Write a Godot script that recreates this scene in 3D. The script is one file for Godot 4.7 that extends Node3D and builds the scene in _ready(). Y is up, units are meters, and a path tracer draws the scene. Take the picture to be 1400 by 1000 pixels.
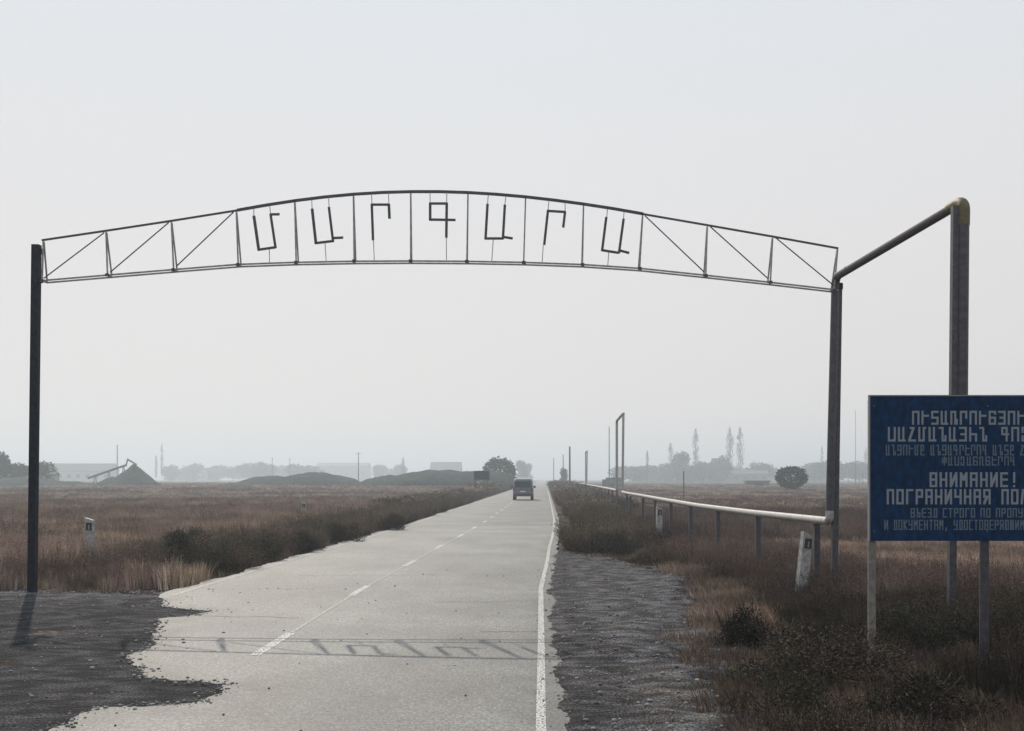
extends Node3D
# A village gateway arch over a country road in autumn haze, with a gas pipeline and a border-zone board.
# World: x to the right, y up, the road runs towards -z. "d" below is the distance ahead in metres (z = -d).

var rng := RandomNumberGenerator.new()
var taken := {}
var M := {}
var soil_noise := FastNoiseLite.new()
var wide_noise := FastNoiseLite.new()
var patch_noise := FastNoiseLite.new()

# ---------------------------------------------------------------- mesh helper
class Shape:
	var v := PackedVector3Array()
	var n := PackedVector3Array()
	var c := PackedColorArray()
	var uv := PackedVector2Array()
	var tint := Color(1, 1, 1)
	func tri3(a: Vector3, b: Vector3, d: Vector3, na: Vector3, nb: Vector3, nd: Vector3) -> void:
		var face := (d - a).cross(b - a)
		if face.dot(na + nb + nd) < 0.0:
			v.append_array([a, d, b]); n.append_array([na, nd, nb])
		else:
			v.append_array([a, b, d]); n.append_array([na, nb, nd])
		c.append_array([tint, tint, tint])
		uv.append_array([Vector2(), Vector2(), Vector2()])
	func quad(a: Vector3, b: Vector3, d: Vector3, e: Vector3, out: Vector3) -> void:
		var f := (b - a).cross(d - a)
		if f.length_squared() < 1e-14:
			f = (d - a).cross(e - a)
		f = f.normalized()
		if f.dot(out) < 0.0:
			f = -f
		tri3(a, b, d, f, f, f)
		tri3(a, d, e, f, f, f)
	func box(t: Transform3D, s: Vector3) -> void:
		var h := s / 2.0
		for ax in 3:
			for sg in [-1.0, 1.0]:
				var o := Vector3(); o[ax] = sg
				var p := []
				for k in [[-1, -1], [1, -1], [1, 1], [-1, 1]]:
					var q := Vector3()
					q[ax] = sg * h[ax]
					q[(ax + 1) % 3] = k[0] * h[(ax + 1) % 3]
					q[(ax + 2) % 3] = k[1] * h[(ax + 2) % 3]
					p.append(t * q)
				quad(p[0], p[1], p[2], p[3], t.basis * o)
	func cube(x: float, y: float, z: float, sx: float, sy: float, sz: float) -> void:
		box(Transform3D(Basis(), Vector3(x, y, z)), Vector3(sx, sy, sz))
	# a box whose vertical edges and top edges are chamfered
	func soft_box(t: Transform3D, s: Vector3, e: float) -> void:
		var h := s / 2.0
		var rings := []
		for lv in [[-h.y, 0.0], [-h.y + e, e], [h.y - e, e], [h.y, 0.0]]:
			var k: float = e - lv[1]
			var r := []
			var hx := h.x - k; var hz := h.z - k
			for q in [[-hx + e, -hz], [hx - e, -hz], [hx, -hz + e], [hx, hz - e], [hx - e, hz], [-hx + e, hz], [-hx, hz - e], [-hx, -hz + e]]:
				r.append(t * Vector3(q[0], lv[0], q[1]))
			rings.append(r)
		var mid := t.origin
		for i in 3:
			for j in 8:
				var a: Vector3 = rings[i][j]; var b: Vector3 = rings[i][(j + 1) % 8]
				var d: Vector3 = rings[i + 1][(j + 1) % 8]; var f: Vector3 = rings[i + 1][j]
				quad(a, b, d, f, (a + b + d + f) / 4.0 - mid)
		for w in [0, 3]:
			var cc := Vector3()
			for q in rings[w]:
				cc += q / 8.0
			var nn: Vector3 = (cc - mid).normalized()
			for j in 8:
				tri3(cc, rings[w][j], rings[w][(j + 1) % 8], nn, nn, nn)
	func beam(a: Vector3, b: Vector3, w: float, t: float, side := Vector3(0, 0, 1)) -> void:
		# rectangular bar from a to b: t thick along side, w wide across it
		var y := (b - a).normalized()
		var z := (side - y * side.dot(y)).normalized()
		var x := y.cross(z)
		box(Transform3D(Basis(x, y, z), (a + b) / 2.0), Vector3(w, a.distance_to(b), t))
	func angle_iron(a: Vector3, b: Vector3, w: float, t: float, side: Vector3) -> void:
		# L profile: one leg faces side, the other runs along it
		var y := (b - a).normalized()
		var z := (side - y * side.dot(y)).normalized()
		var x := y.cross(z)
		beam(a, b, w, t, z)
		var off := x * (-w / 2.0 + t / 2.0) - z * (w / 2.0 + t / 2.0)
		beam(a + off, b + off, t, w, z)
	func tube(pts: Array, r, sides := 12, caps := true) -> void:
		var rings := []
		var dirs := []
		var up := Vector3(0.123, 0.91, 0.39).normalized()
		var nx := Vector3()
		for i in pts.size():
			var dir: Vector3 = (pts[mini(i + 1, pts.size() - 1)] - pts[maxi(i - 1, 0)]).normalized()
			if i == 0:
				nx = up.cross(dir).normalized()
				if nx.length() < 0.5:
					nx = Vector3(1, 0, 0)
			else:
				nx = (nx - dir * nx.dot(dir)).normalized()
			var ny := dir.cross(nx)
			var rad: float = r[i] if r is Array else r
			var ring := []
			var rn := []
			for k in sides:
				var q := nx * cos(TAU * k / sides) + ny * sin(TAU * k / sides)
				ring.append(pts[i] + q * rad)
				rn.append(q)
			rings.append(ring)
			dirs.append(rn)
		for i in pts.size() - 1:
			for k in sides:
				var k2 := (k + 1) % sides
				tri3(rings[i][k], rings[i][k2], rings[i + 1][k2], dirs[i][k], dirs[i][k2], dirs[i + 1][k2])
				tri3(rings[i][k], rings[i + 1][k2], rings[i + 1][k], dirs[i][k], dirs[i + 1][k2], dirs[i + 1][k])
		if caps:
			for e in [0, pts.size() - 1]:
				var o: Vector3 = (pts[0] - pts[1]).normalized() if e == 0 else (pts[e] - pts[e - 1]).normalized()
				for k in sides:
					tri3(pts[e], rings[e][k], rings[e][(k + 1) % sides], o, o, o)
	func leaf(p: Vector3, dir: Vector3, len_: float, w: float, nrm: Vector3) -> void:
		var s := dir.cross(nrm).normalized() * w * 0.5
		var tip := p + dir * len_
		var mid := p + dir * len_ * 0.45
		tri3(p, mid + s, tip, nrm, nrm, nrm)
		tri3(p, tip, mid - s, nrm, nrm, nrm)
	func mesh() -> ArrayMesh:
		var a := []
		a.resize(Mesh.ARRAY_MAX)
		a[Mesh.ARRAY_VERTEX] = v
		a[Mesh.ARRAY_NORMAL] = n
		a[Mesh.ARRAY_COLOR] = c
		a[Mesh.ARRAY_TEX_UV] = uv
		var m := ArrayMesh.new()
		m.add_surface_from_arrays(Mesh.PRIMITIVE_TRIANGLES, a)
		return m

func numbered(called: String) -> String:
	taken[called] = taken.get(called, -1) + 1
	return called if taken[called] == 0 else "%s_%03d" % [called, taken[called]]

func tag(o: Node3D, label := "", category := "", group := "", kind := "") -> Node3D:
	if label: o.set_meta("label", label)
	if category: o.set_meta("category", category)
	if group: o.set_meta("group", group)
	if kind: o.set_meta("kind", kind)
	return o

func put(called: String, what, mat: Material, parent: Node3D = self) -> MeshInstance3D:
	var o := MeshInstance3D.new()
	o.name = numbered(called) if parent == self else called
	o.mesh = what.mesh() if what is Shape else what
	o.material_override = mat
	parent.add_child(o, true)
	return o

func thing(called: String, at: Vector3, label: String, category: String, group := "", turn := 0.0) -> Node3D:
	var o := Node3D.new()
	o.name = numbered(called)
	add_child(o)
	o.position = at
	o.rotation.y = turn
	tag(o, label, category, group)
	return o

# ---------------------------------------------------------------- materials
func lin(r: float, g: float, b: float) -> Color:
	return Color(r, g, b).linear_to_srgb()

func ntex(seed_: int, freq: float, lo: Color, hi: Color, size := 512, oct := 4, a := 0.3, b := 0.7) -> NoiseTexture2D:
	var f := FastNoiseLite.new()
	f.seed = seed_
	f.frequency = freq
	f.noise_type = FastNoiseLite.TYPE_SIMPLEX_SMOOTH
	f.fractal_octaves = oct
	var g := Gradient.new()
	g.offsets = PackedFloat32Array([a, b])
	g.colors = PackedColorArray([lo, hi])
	var t := NoiseTexture2D.new()
	t.width = size; t.height = size
	t.seamless = true
	t.noise = f
	t.color_ramp = g
	return t

func mat(color: Color, rough := 0.8, metal := 0.0, vertex := false) -> StandardMaterial3D:
	var m := StandardMaterial3D.new()
	m.albedo_color = color
	m.roughness = rough
	m.metallic = metal
	m.vertex_color_use_as_albedo = vertex
	m.cull_mode = BaseMaterial3D.CULL_DISABLED
	if rough >= 0.8:
		m.metallic_specular = 0.2
	return m

func grainy(m: StandardMaterial3D, tex: Texture2D, scale_: float, world := false) -> StandardMaterial3D:
	m.albedo_texture = tex
	m.uv1_triplanar = true
	m.uv1_world_triplanar = world
	m.uv1_scale = Vector3.ONE * scale_
	return m

func over(m: StandardMaterial3D, tex: Texture2D, scale_: Vector3) -> StandardMaterial3D:
	m.detail_enabled = true
	m.detail_blend_mode = BaseMaterial3D.BLEND_MODE_MUL
	m.detail_uv_layer = BaseMaterial3D.DETAIL_UV_2
	m.detail_albedo = tex
	m.uv2_triplanar = true
	m.uv2_world_triplanar = true
	m.uv2_scale = scale_
	return m

func relief(m: StandardMaterial3D, tex: Texture2D, cm: float) -> StandardMaterial3D:
	m.heightmap_enabled = true
	m.heightmap_texture = tex
	m.heightmap_scale = cm
	return m

func grit(seed_: int, lo: float, hi: float) -> ImageTexture:
	# crushed stone set in bitumen: pale and dark chips of one to three centimetres (5 mm a pixel)
	var side := 1024
	var g := RandomNumberGenerator.new()
	g.seed = seed_
	var px := PackedByteArray()
	px.resize(side * side)
	for i in px.size():
		px[i] = int(255.0 * lerpf(lo + 0.1, hi - 0.1, g.randf()))
	for i in 90000:
		var x := g.randi() % side; var y := g.randi() % side
		var w := 2 + g.randi() % 4; var h := 2 + g.randi() % 4
		var k := int(255.0 * lerpf(lo, hi, g.randf()))
		for b in h:
			var row := ((y + b) % side) * side
			for a in w:
				if not ((a == 0 or a == w - 1) and (b == 0 or b == h - 1) and w > 2):
					px[row + (x + a) % side] = k
	return ImageTexture.create_from_image(Image.create_from_data(side, side, false, Image.FORMAT_L8, px))

func make_materials() -> void:
	var fine := ntex(11, 0.12, Color(0.70, 0.70, 0.70), Color(1, 1, 1), 512, 4, 0.25, 0.75)
	var coarse := ntex(12, 0.012, Color(0.80, 0.80, 0.80), Color(1, 1, 1), 512, 5, 0.25, 0.75)
	var lumps := ntex(13, 0.06, Color(0, 0, 0), Color(1, 1, 1), 512, 5, 0.2, 0.8)
	M.asphalt = over(grainy(mat(lin(0.312, 0.314, 0.313), 0.68, 0.0, true), grit(31, 0.42, 1.0), 0.195, true), ntex(12, 0.01, Color(0.84, 0.84, 0.845), Color(1, 1, 1), 512, 5, 0.2, 0.8), Vector3(0.06, 0.06, 0.04))
	M.crack = mat(lin(0.17, 0.167, 0.165), 0.9)
	M.gravel = relief(over(grainy(mat(lin(0.22, 0.212, 0.225), 0.95, 0.0, true), ntex(14, 0.08, Color(0.34, 0.34, 0.36), Color(1, 1, 1), 1024, 5, 0.3, 0.72), 0.4, true), ntex(15, 0.02, Color(0.55, 0.55, 0.56), Color(1, 1, 1), 512, 5, 0.3, 0.7), Vector3(0.16, 0.16, 0.3)), lumps, 1.1)
	M.stone = grainy(mat(lin(0.27, 0.262, 0.255), 0.95, 0.0, true), fine, 3.0)
	M.soil = over(grainy(mat(lin(0.17, 0.13, 0.105), 0.98, 0.0, true), ntex(16, 0.05, Color(0.6, 0.58, 0.56), Color(1, 1, 1)), 0.25, true), ntex(17, 0.02, Color(0.6, 0.58, 0.56), Color(1, 1, 1)), Vector3(0.012, 0.012, 0.02))
	relief(M.soil, lumps, 5.0)
	var worn := ntex(18, 0.07, Color(1, 1, 1, 0), Color(1, 1, 1, 1), 512, 5, 0.34, 0.46)
	for k in [["paint", 0.44, 0.46], ["paint_worn", 0.55, 0.36]]:
		var p := grainy(mat(lin(k[2], k[2], k[2] * 0.96), 0.7), worn, 0.9, true)
		p.transparency = BaseMaterial3D.TRANSPARENCY_ALPHA_SCISSOR
		p.alpha_scissor_threshold = k[1]
		M[k[0]] = p
	var rust := ntex(21, 0.03, Color(0.84, 0.8, 0.79), Color(1, 1, 1), 256, 4, 0.3, 0.7)
	M.steel = grainy(mat(lin(0.018, 0.022, 0.033), 0.8, 0.0), rust, 1.3)
	M.truss = grainy(mat(lin(0.33, 0.325, 0.34), 0.6, 0.0), rust, 1.1)
	M.letter = grainy(mat(lin(0.075, 0.062, 0.068), 0.6, 0.1), rust, 2.0)
	M.pipe = grainy(mat(lin(0.42, 0.41, 0.41), 0.4, 0.1), ntex(22, 0.03, Color(0.85, 0.83, 0.8), Color(1, 1, 1), 256), 0.9)
	M.leg = grainy(mat(lin(0.062, 0.06, 0.075), 0.45, 0.1), rust, 1.2)
	M.yellow = grainy(mat(lin(0.13, 0.105, 0.035), 0.6), rust, 2.0)
	M.white = grainy(mat(lin(0.36, 0.355, 0.37), 0.75), ntex(23, 0.02, Color(0.85, 0.83, 0.8), Color(1, 1, 1), 256), 1.5)
	M.black = mat(lin(0.012, 0.012, 0.013), 0.6)
	M.reflector = mat(lin(0.22, 0.21, 0.20), 0.3)
	M.signpost = grainy(mat(lin(0.22, 0.21, 0.19), 0.6, 0.1), rust, 1.5)
	M.frame = mat(lin(0.2, 0.2, 0.21), 0.5, 0.3)
	M.board_back = mat(lin(0.12, 0.12, 0.13), 0.6)
	M.dark_board = mat(lin(0.03, 0.034, 0.04), 0.7)
	M.straw = mat(Color(1, 1, 1), 0.9, 0.0, true)
	M.straw.backlight_enabled = true
	M.straw.backlight = Color(0.45, 0.42, 0.4)
	M.leaf = mat(Color(1, 1, 1), 0.85, 0.0, true)
	M.leaf.backlight_enabled = true
	M.leaf.backlight = Color(0.3, 0.3, 0.28)
	M.bark = grainy(mat(lin(0.10, 0.085, 0.07), 0.95), fine, 2.0)
	M.heap = relief(grainy(mat(lin(0.064, 0.082, 0.08), 0.98), ntex(24, 0.04, Color(0.6, 0.6, 0.6), Color(1, 1, 1)), 0.1, true), lumps, 12.0)
	M.plaster = grainy(mat(lin(0.55, 0.54, 0.52), 0.9), fine, 0.2)
	M.roof = grainy(mat(lin(0.16, 0.16, 0.165), 0.8), fine, 0.3)
	M.pane = mat(lin(0.03, 0.035, 0.04), 0.15)
	M.concrete = grainy(mat(lin(0.2, 0.195, 0.19), 0.9), fine, 0.6)
	M.van = mat(lin(0.105, 0.115, 0.14), 0.35, 0.35)
	M.van.clearcoat_enabled = true
	M.van.clearcoat = 0.5
	M.tyre = mat(lin(0.015, 0.015, 0.016), 0.9)
	M.rim = mat(lin(0.35, 0.35, 0.36), 0.35, 0.7)
	M.lamp_red = mat(lin(0.16, 0.015, 0.012), 0.25)
	M.bumper = mat(lin(0.03, 0.032, 0.036), 0.6)
	M.plate = mat(lin(0.6, 0.6, 0.58), 0.5)
	M.blue_truck = mat(lin(0.05, 0.07, 0.11), 0.5)

# ---------------------------------------------------------------- the lie of the land
const CENTRE := [[-60, -4.6], [0, -3.0], [8, -2.87], [12, -2.76], [19, -2.58], [25, -2.28], [31, -2.02], [36, -1.75], [50, -1.15], [89, 0.05], [190, 3.1], [400, 9.6], [1600, 47.0]]
const HALF := 3.06

func centre(d: float) -> float:
	for i in CENTRE.size() - 1:
		if d <= CENTRE[i + 1][0] or i == CENTRE.size() - 2:
			return lerpf(CENTRE[i][1], CENTRE[i + 1][1], (d - CENTRE[i][0]) / (CENTRE[i + 1][0] - CENTRE[i][0]))
	return 0.0

func aside(x: float, d: float) -> float:
	return absf(x - centre(d)) - HALF

func ground(x: float, d: float) -> float:
	var s := aside(x, d)
	var h := -0.06 + soil_noise.get_noise_2d(x, d) * 0.07 * smoothstep(0.3, 3.0, s)
	h += wide_noise.get_noise_2d(x, d) * 0.35 * smoothstep(4.0, 25.0, s) * smoothstep(25.0, 60.0, absf(d))
	return h

func spot(x: float, d: float, lift := 0.0) -> Vector3:
	return Vector3(x, ground(x, d) + lift, -d)

func steps(lo: float, hi: float, fine_lo: float, fine_hi: float, cell: float, grow: float) -> PackedFloat32Array:
	var a := []
	var p := fine_lo
	while p <= fine_hi:
		a.append(p)
		p += cell
	var st := cell
	var q: float = a[-1]
	while q < hi:
		st *= grow
		q += st
		a.append(minf(q, hi))
	st = cell
	q = fine_lo
	var low := []
	while q > lo:
		st *= grow
		q -= st
		low.append(maxf(q, lo))
	low.reverse()
	return PackedFloat32Array(low + a)

func sheet(xs: PackedFloat32Array, ds: PackedFloat32Array, height: Callable, tint: Callable) -> ArrayMesh:
	var v := PackedVector3Array(); var n := PackedVector3Array(); var c := PackedColorArray(); var idx := PackedInt32Array()
	var w := xs.size()
	for d in ds:
		for x in xs:
			v.append(Vector3(x, height.call(x, d), -d))
			c.append(tint.call(x, d))
	n.resize(v.size())
	for j in ds.size():
		for i in w:
			var a := v[j * w + maxi(i - 1, 0)]; var b := v[j * w + mini(i + 1, w - 1)]
			var e := v[maxi(j - 1, 0) * w + i]; var f := v[mini(j + 1, ds.size() - 1) * w + i]
			n[j * w + i] = (b - a).cross(f - e).normalized()
			if i < w - 1 and j < ds.size() - 1:
				var k := j * w + i
				idx.append_array([k, k + w, k + 1, k + 1, k + w, k + w + 1])
	var arr := []
	arr.resize(Mesh.ARRAY_MAX)
	arr[Mesh.ARRAY_VERTEX] = v; arr[Mesh.ARRAY_NORMAL] = n; arr[Mesh.ARRAY_COLOR] = c; arr[Mesh.ARRAY_INDEX] = idx
	var m := ArrayMesh.new()
	m.add_surface_from_arrays(Mesh.PRIMITIVE_TRIANGLES, arr)
	return m

func soil_tint(x: float, d: float) -> Color:
	var k := 0.85 + 0.3 * patch_noise.get_noise_2d(x * 0.6, d * 0.6)
	var col := Color(1, 1, 1)
	if x > centre(d) + HALF + 3.0 and d > 18.0 and d < 75.0:
		var pale := smoothstep(6.0, 9.0, x) * smoothstep(21.0, 24.0, d)
		col = col.lerp(Color(1.35, 1.3, 1.2), pale)
	return Color(col.r * k, col.g * k, col.b * k)

func build_ground() -> void:
	var xs := steps(-3000, 3000, -13, 13, 0.26, 1.13)
	var ds := steps(-260, 3600, -2, 40, 0.26, 1.1)
	tag(put("ground", sheet(xs, ds, ground, soil_tint), M.soil), "brown autumn field running flat to the horizon", "", "", "structure")

# left edge of the sound asphalt, with the tongues of dark gravel that lie over it at the side turning
const LEFT_EDGE := [[17.38, -5.52], [16.4, -5.25], [16.05, -4.85], [15.75, -4.32], [15.3, -4.45], [14.92, -4.80], [14.11, -4.56], [13.2, -4.32], [12.39, -4.05], [11.8, -4.15], [11.4, -3.96], [10.9, -3.68], [10.48, -3.51], [10.3, -3.0], [10.14, -2.66], [9.66, -2.58], [9.3, -2.72], [9.16, -3.1], [9.14, -3.48], [8.58, -3.46], [8.26, -3.5], [7.0, -4.0], [5.0, -4.6], [2.0, -5.7], [0.0, -6.05]]

func build_road() -> void:
	var outline := PackedVector2Array()
	var e := FastNoiseLite.new()
	e.frequency = 0.7
	e.fractal_octaves = 4
	# right edge outwards, left edge back
	var d := -60.0
	while d < 1600.0:
		var x := centre(d) + HALF + 0.24 + (e.get_noise_1d(d) * 0.1 if d < 60 else 0.0)
		outline.append(Vector2(x, d))
		d += 0.22 if d > 2.0 and d < 45.0 else (2.0 if d < 120 else 40.0)
	d = 1600.0
	while d > 17.5:
		var far := centre(d) - HALF - 0.1 - (e.get_noise_1d(d + 300.0) * 0.22 if d < 70 else 0.0)
		outline.append(Vector2(far, d))
		d -= 40.0 if d > 150 else (2.0 if d > 45 else 0.22)
	for i in LEFT_EDGE.size() - 1:
		var a := Vector2(LEFT_EDGE[i][1], LEFT_EDGE[i][0])
		var b := Vector2(LEFT_EDGE[i + 1][1], LEFT_EDGE[i + 1][0])
		var parts := maxi(1, int(a.distance_to(b) / 0.03))
		for k in parts:
			var p := a.lerp(b, float(k) / parts)
			outline.append(p + Vector2(e.get_noise_2d(p.x * 5, p.y * 5), e.get_noise_2d(p.x * 5 + 50, p.y * 5)) * 0.05 + Vector2(e.get_noise_2d(p.x * 40, p.y * 40), e.get_noise_2d(p.x * 40 + 50, p.y * 40)) * 0.05)
	outline.append(Vector2(centre(-1.0) - HALF, -1.0))
	outline.append(Vector2(centre(-60) - HALF, -60))
	var s := Shape.new()
	# cut into cells, so that wear can vary across and along the lanes
	var rows := [-60.0, -20.0, -4.0]
	while rows[-1] < 44.0:
		rows.append(rows[-1] + (0.3 if rows[-1] > 5.0 and rows[-1] < 20.0 else 1.5))
	while rows[-1] < 1600.0:
		rows.append(rows[-1] * 1.25)
	for j in rows.size() - 1:
		var near: bool = rows[j + 1] < 46.0
		for k in (45 if near else 1):
			var x0 := -7.5 if near else -10.0
			var x1 := x0 + 1.2 if near else 70.0
			if near:
				x0 += 0.22 * k
				x1 = x0 + 0.22
			var cell := PackedVector2Array([Vector2(x0, rows[j]), Vector2(x1, rows[j]), Vector2(x1, rows[j + 1]), Vector2(x0, rows[j + 1])])
			for piece in Geometry2D.intersect_polygons(outline, cell):
				var tris := Geometry2D.triangulate_polygon(piece)
				for i in range(0, tris.size(), 3):
					var turn := (piece[tris[i + 1]] - piece[tris[i]]).cross(piece[tris[i + 2]] - piece[tris[i]])
					for m in ([0, 1, 2] if turn < 0.0 else [0, 2, 1]):
						var q: Vector2 = piece[tris[i + m]]
						s.v.append(Vector3(q.x, 0.0, -q.y)); s.n.append(Vector3.UP); s.uv.append(Vector2()); s.c.append(wear(q.x, q.y))
	for i in outline.size():
		var a := outline[i]; var b := outline[(i + 1) % outline.size()]
		var side := (b - a).orthogonal()
		s.quad(Vector3(a.x, 0, -a.y), Vector3(b.x, 0, -b.y), Vector3(b.x, -0.12, -b.y), Vector3(a.x, -0.12, -a.y), Vector3(side.x, 0, -side.y))
	var road := put("road", s, M.asphalt)
	tag(road, "pale dusty two lane asphalt road", "", "", "structure")
	# centre line: worn dashes with a thin ghost of an older line between them
	var from := -6.2
	while from < 210.0:
		strip(road, "centre_dash", from, from + (1.7 if from < 60 else 2.4), 0.0, 0.12, M.paint)
		if from > 9.0 and from < 40.0:
			strip(road, "faint_centre_line", from + 1.75, from + 5.95, 0.0, 0.045, M.paint_worn)
		from += 6.0
	# hairline cracks
	for q in [[13.6, -0.4, 1.1, 0.1], [15.2, -4.6, -2.9, -0.25], [16.9, -1.2, 1.3, 0.2], [21.5, -4.2, 0.3, 0.3], [27.5, -3.4, 0.2, -0.3]]:
		var ck := Shape.new()
		var last := Vector3(q[1], 0.003, -q[0])
		var cuts := 14
		for i in cuts:
			var t := (i + 1.0) / cuts
			var here := Vector3(lerpf(q[1], q[2], t), 0.003, -(q[0] + q[3] * t + rng.randfn(0.0, 0.035)))
			var w := Vector3(0, 0, 0.006 + 0.006 * rng.randf())
			ck.quad(last - w, last + w, here + w, here - w, Vector3.UP)
			last = here
		put("crack", ck, M.crack, road)
	strip(road, "edge_line", -50, 240, HALF + 0.02, 0.078, M.paint)
	strip(road, "edge_line", 17.8, 180, -HALF + 0.16, 0.11, M.paint_worn)

func wear(x: float, d: float) -> Color:
	# the right lane is more worn and less dusty than the left one, most of all near the turning
	var u := (x - centre(d)) / HALF
	var k := lerpf(1.04, 0.8, smoothstep(-0.5, 0.75, u) * (1.0 - smoothstep(8.0, 40.0, d)))
	k -= 0.05 * exp(-pow((absf(absf(u) - 0.5) - 0.24) / 0.08, 2.0))
	k += 0.05 * patch_noise.get_noise_2d(x * 4.0, d * 2.0)
	# dirt carried onto the asphalt along its broken edges
	var rim := HALF + 0.24 - (x - centre(d))
	if x < 0.0:
		rim = 9.0 if d > 17.4 else rim
		for i in LEFT_EDGE.size() - 1:
			var a := Vector2(LEFT_EDGE[i][1], LEFT_EDGE[i][0]); var b := Vector2(LEFT_EDGE[i + 1][1], LEFT_EDGE[i + 1][0])
			rim = minf(rim, Geometry2D.get_closest_point_to_segment(Vector2(x, d), a, b).distance_to(Vector2(x, d)))
	var dirt := 1.0 - smoothstep(0.0, 0.5 if x < 0.0 else 0.42, rim + 0.45 * soil_noise.get_noise_2d(x * 4.0, d * 4.0))
	k *= 1.0 - 0.42 * dirt
	k *= 1.0 + 0.22 * soil_noise.get_noise_2d(x * 2.2 + 70.0, d * 1.6)
	return Color(k, k, k * (0.995 if u > 0 else 0.985))

func strip(parent: Node3D, called: String, lo: float, hi: float, off: float, w: float, m: Material) -> void:
	var s := Shape.new()
	var cuts := maxi(2, int((hi - lo) / 1.5))
	for i in cuts:
		var a := lerpf(lo, hi, float(i) / cuts); var b := lerpf(lo, hi, float(i + 1) / cuts)
		var xa := centre(a) + off; var xb := centre(b) + off
		s.quad(Vector3(xa - w / 2, 0.004, -a), Vector3(xa + w / 2, 0.004, -a), Vector3(xb + w / 2, 0.004, -b), Vector3(xb - w / 2, 0.004, -b), Vector3.UP)
	put(called, s, m, parent)

# ragged width of the right-hand gravel shoulder beyond the asphalt edge
func shoulder(d: float) -> float:
	var t := [[0, 1.2], [8, 1.5], [11, 1.85], [14, 2.15], [21, 2.7], [24, 2.1], [28, 0.5], [33, 0.25], [60, 0.2]]
	for i in t.size() - 1:
		if d <= t[i + 1][0]:
			return lerpf(t[i][1], t[i + 1][1], clampf((d - t[i][0]) / (t[i + 1][0] - t[i][0]), 0, 1))
	return 0.15

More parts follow.
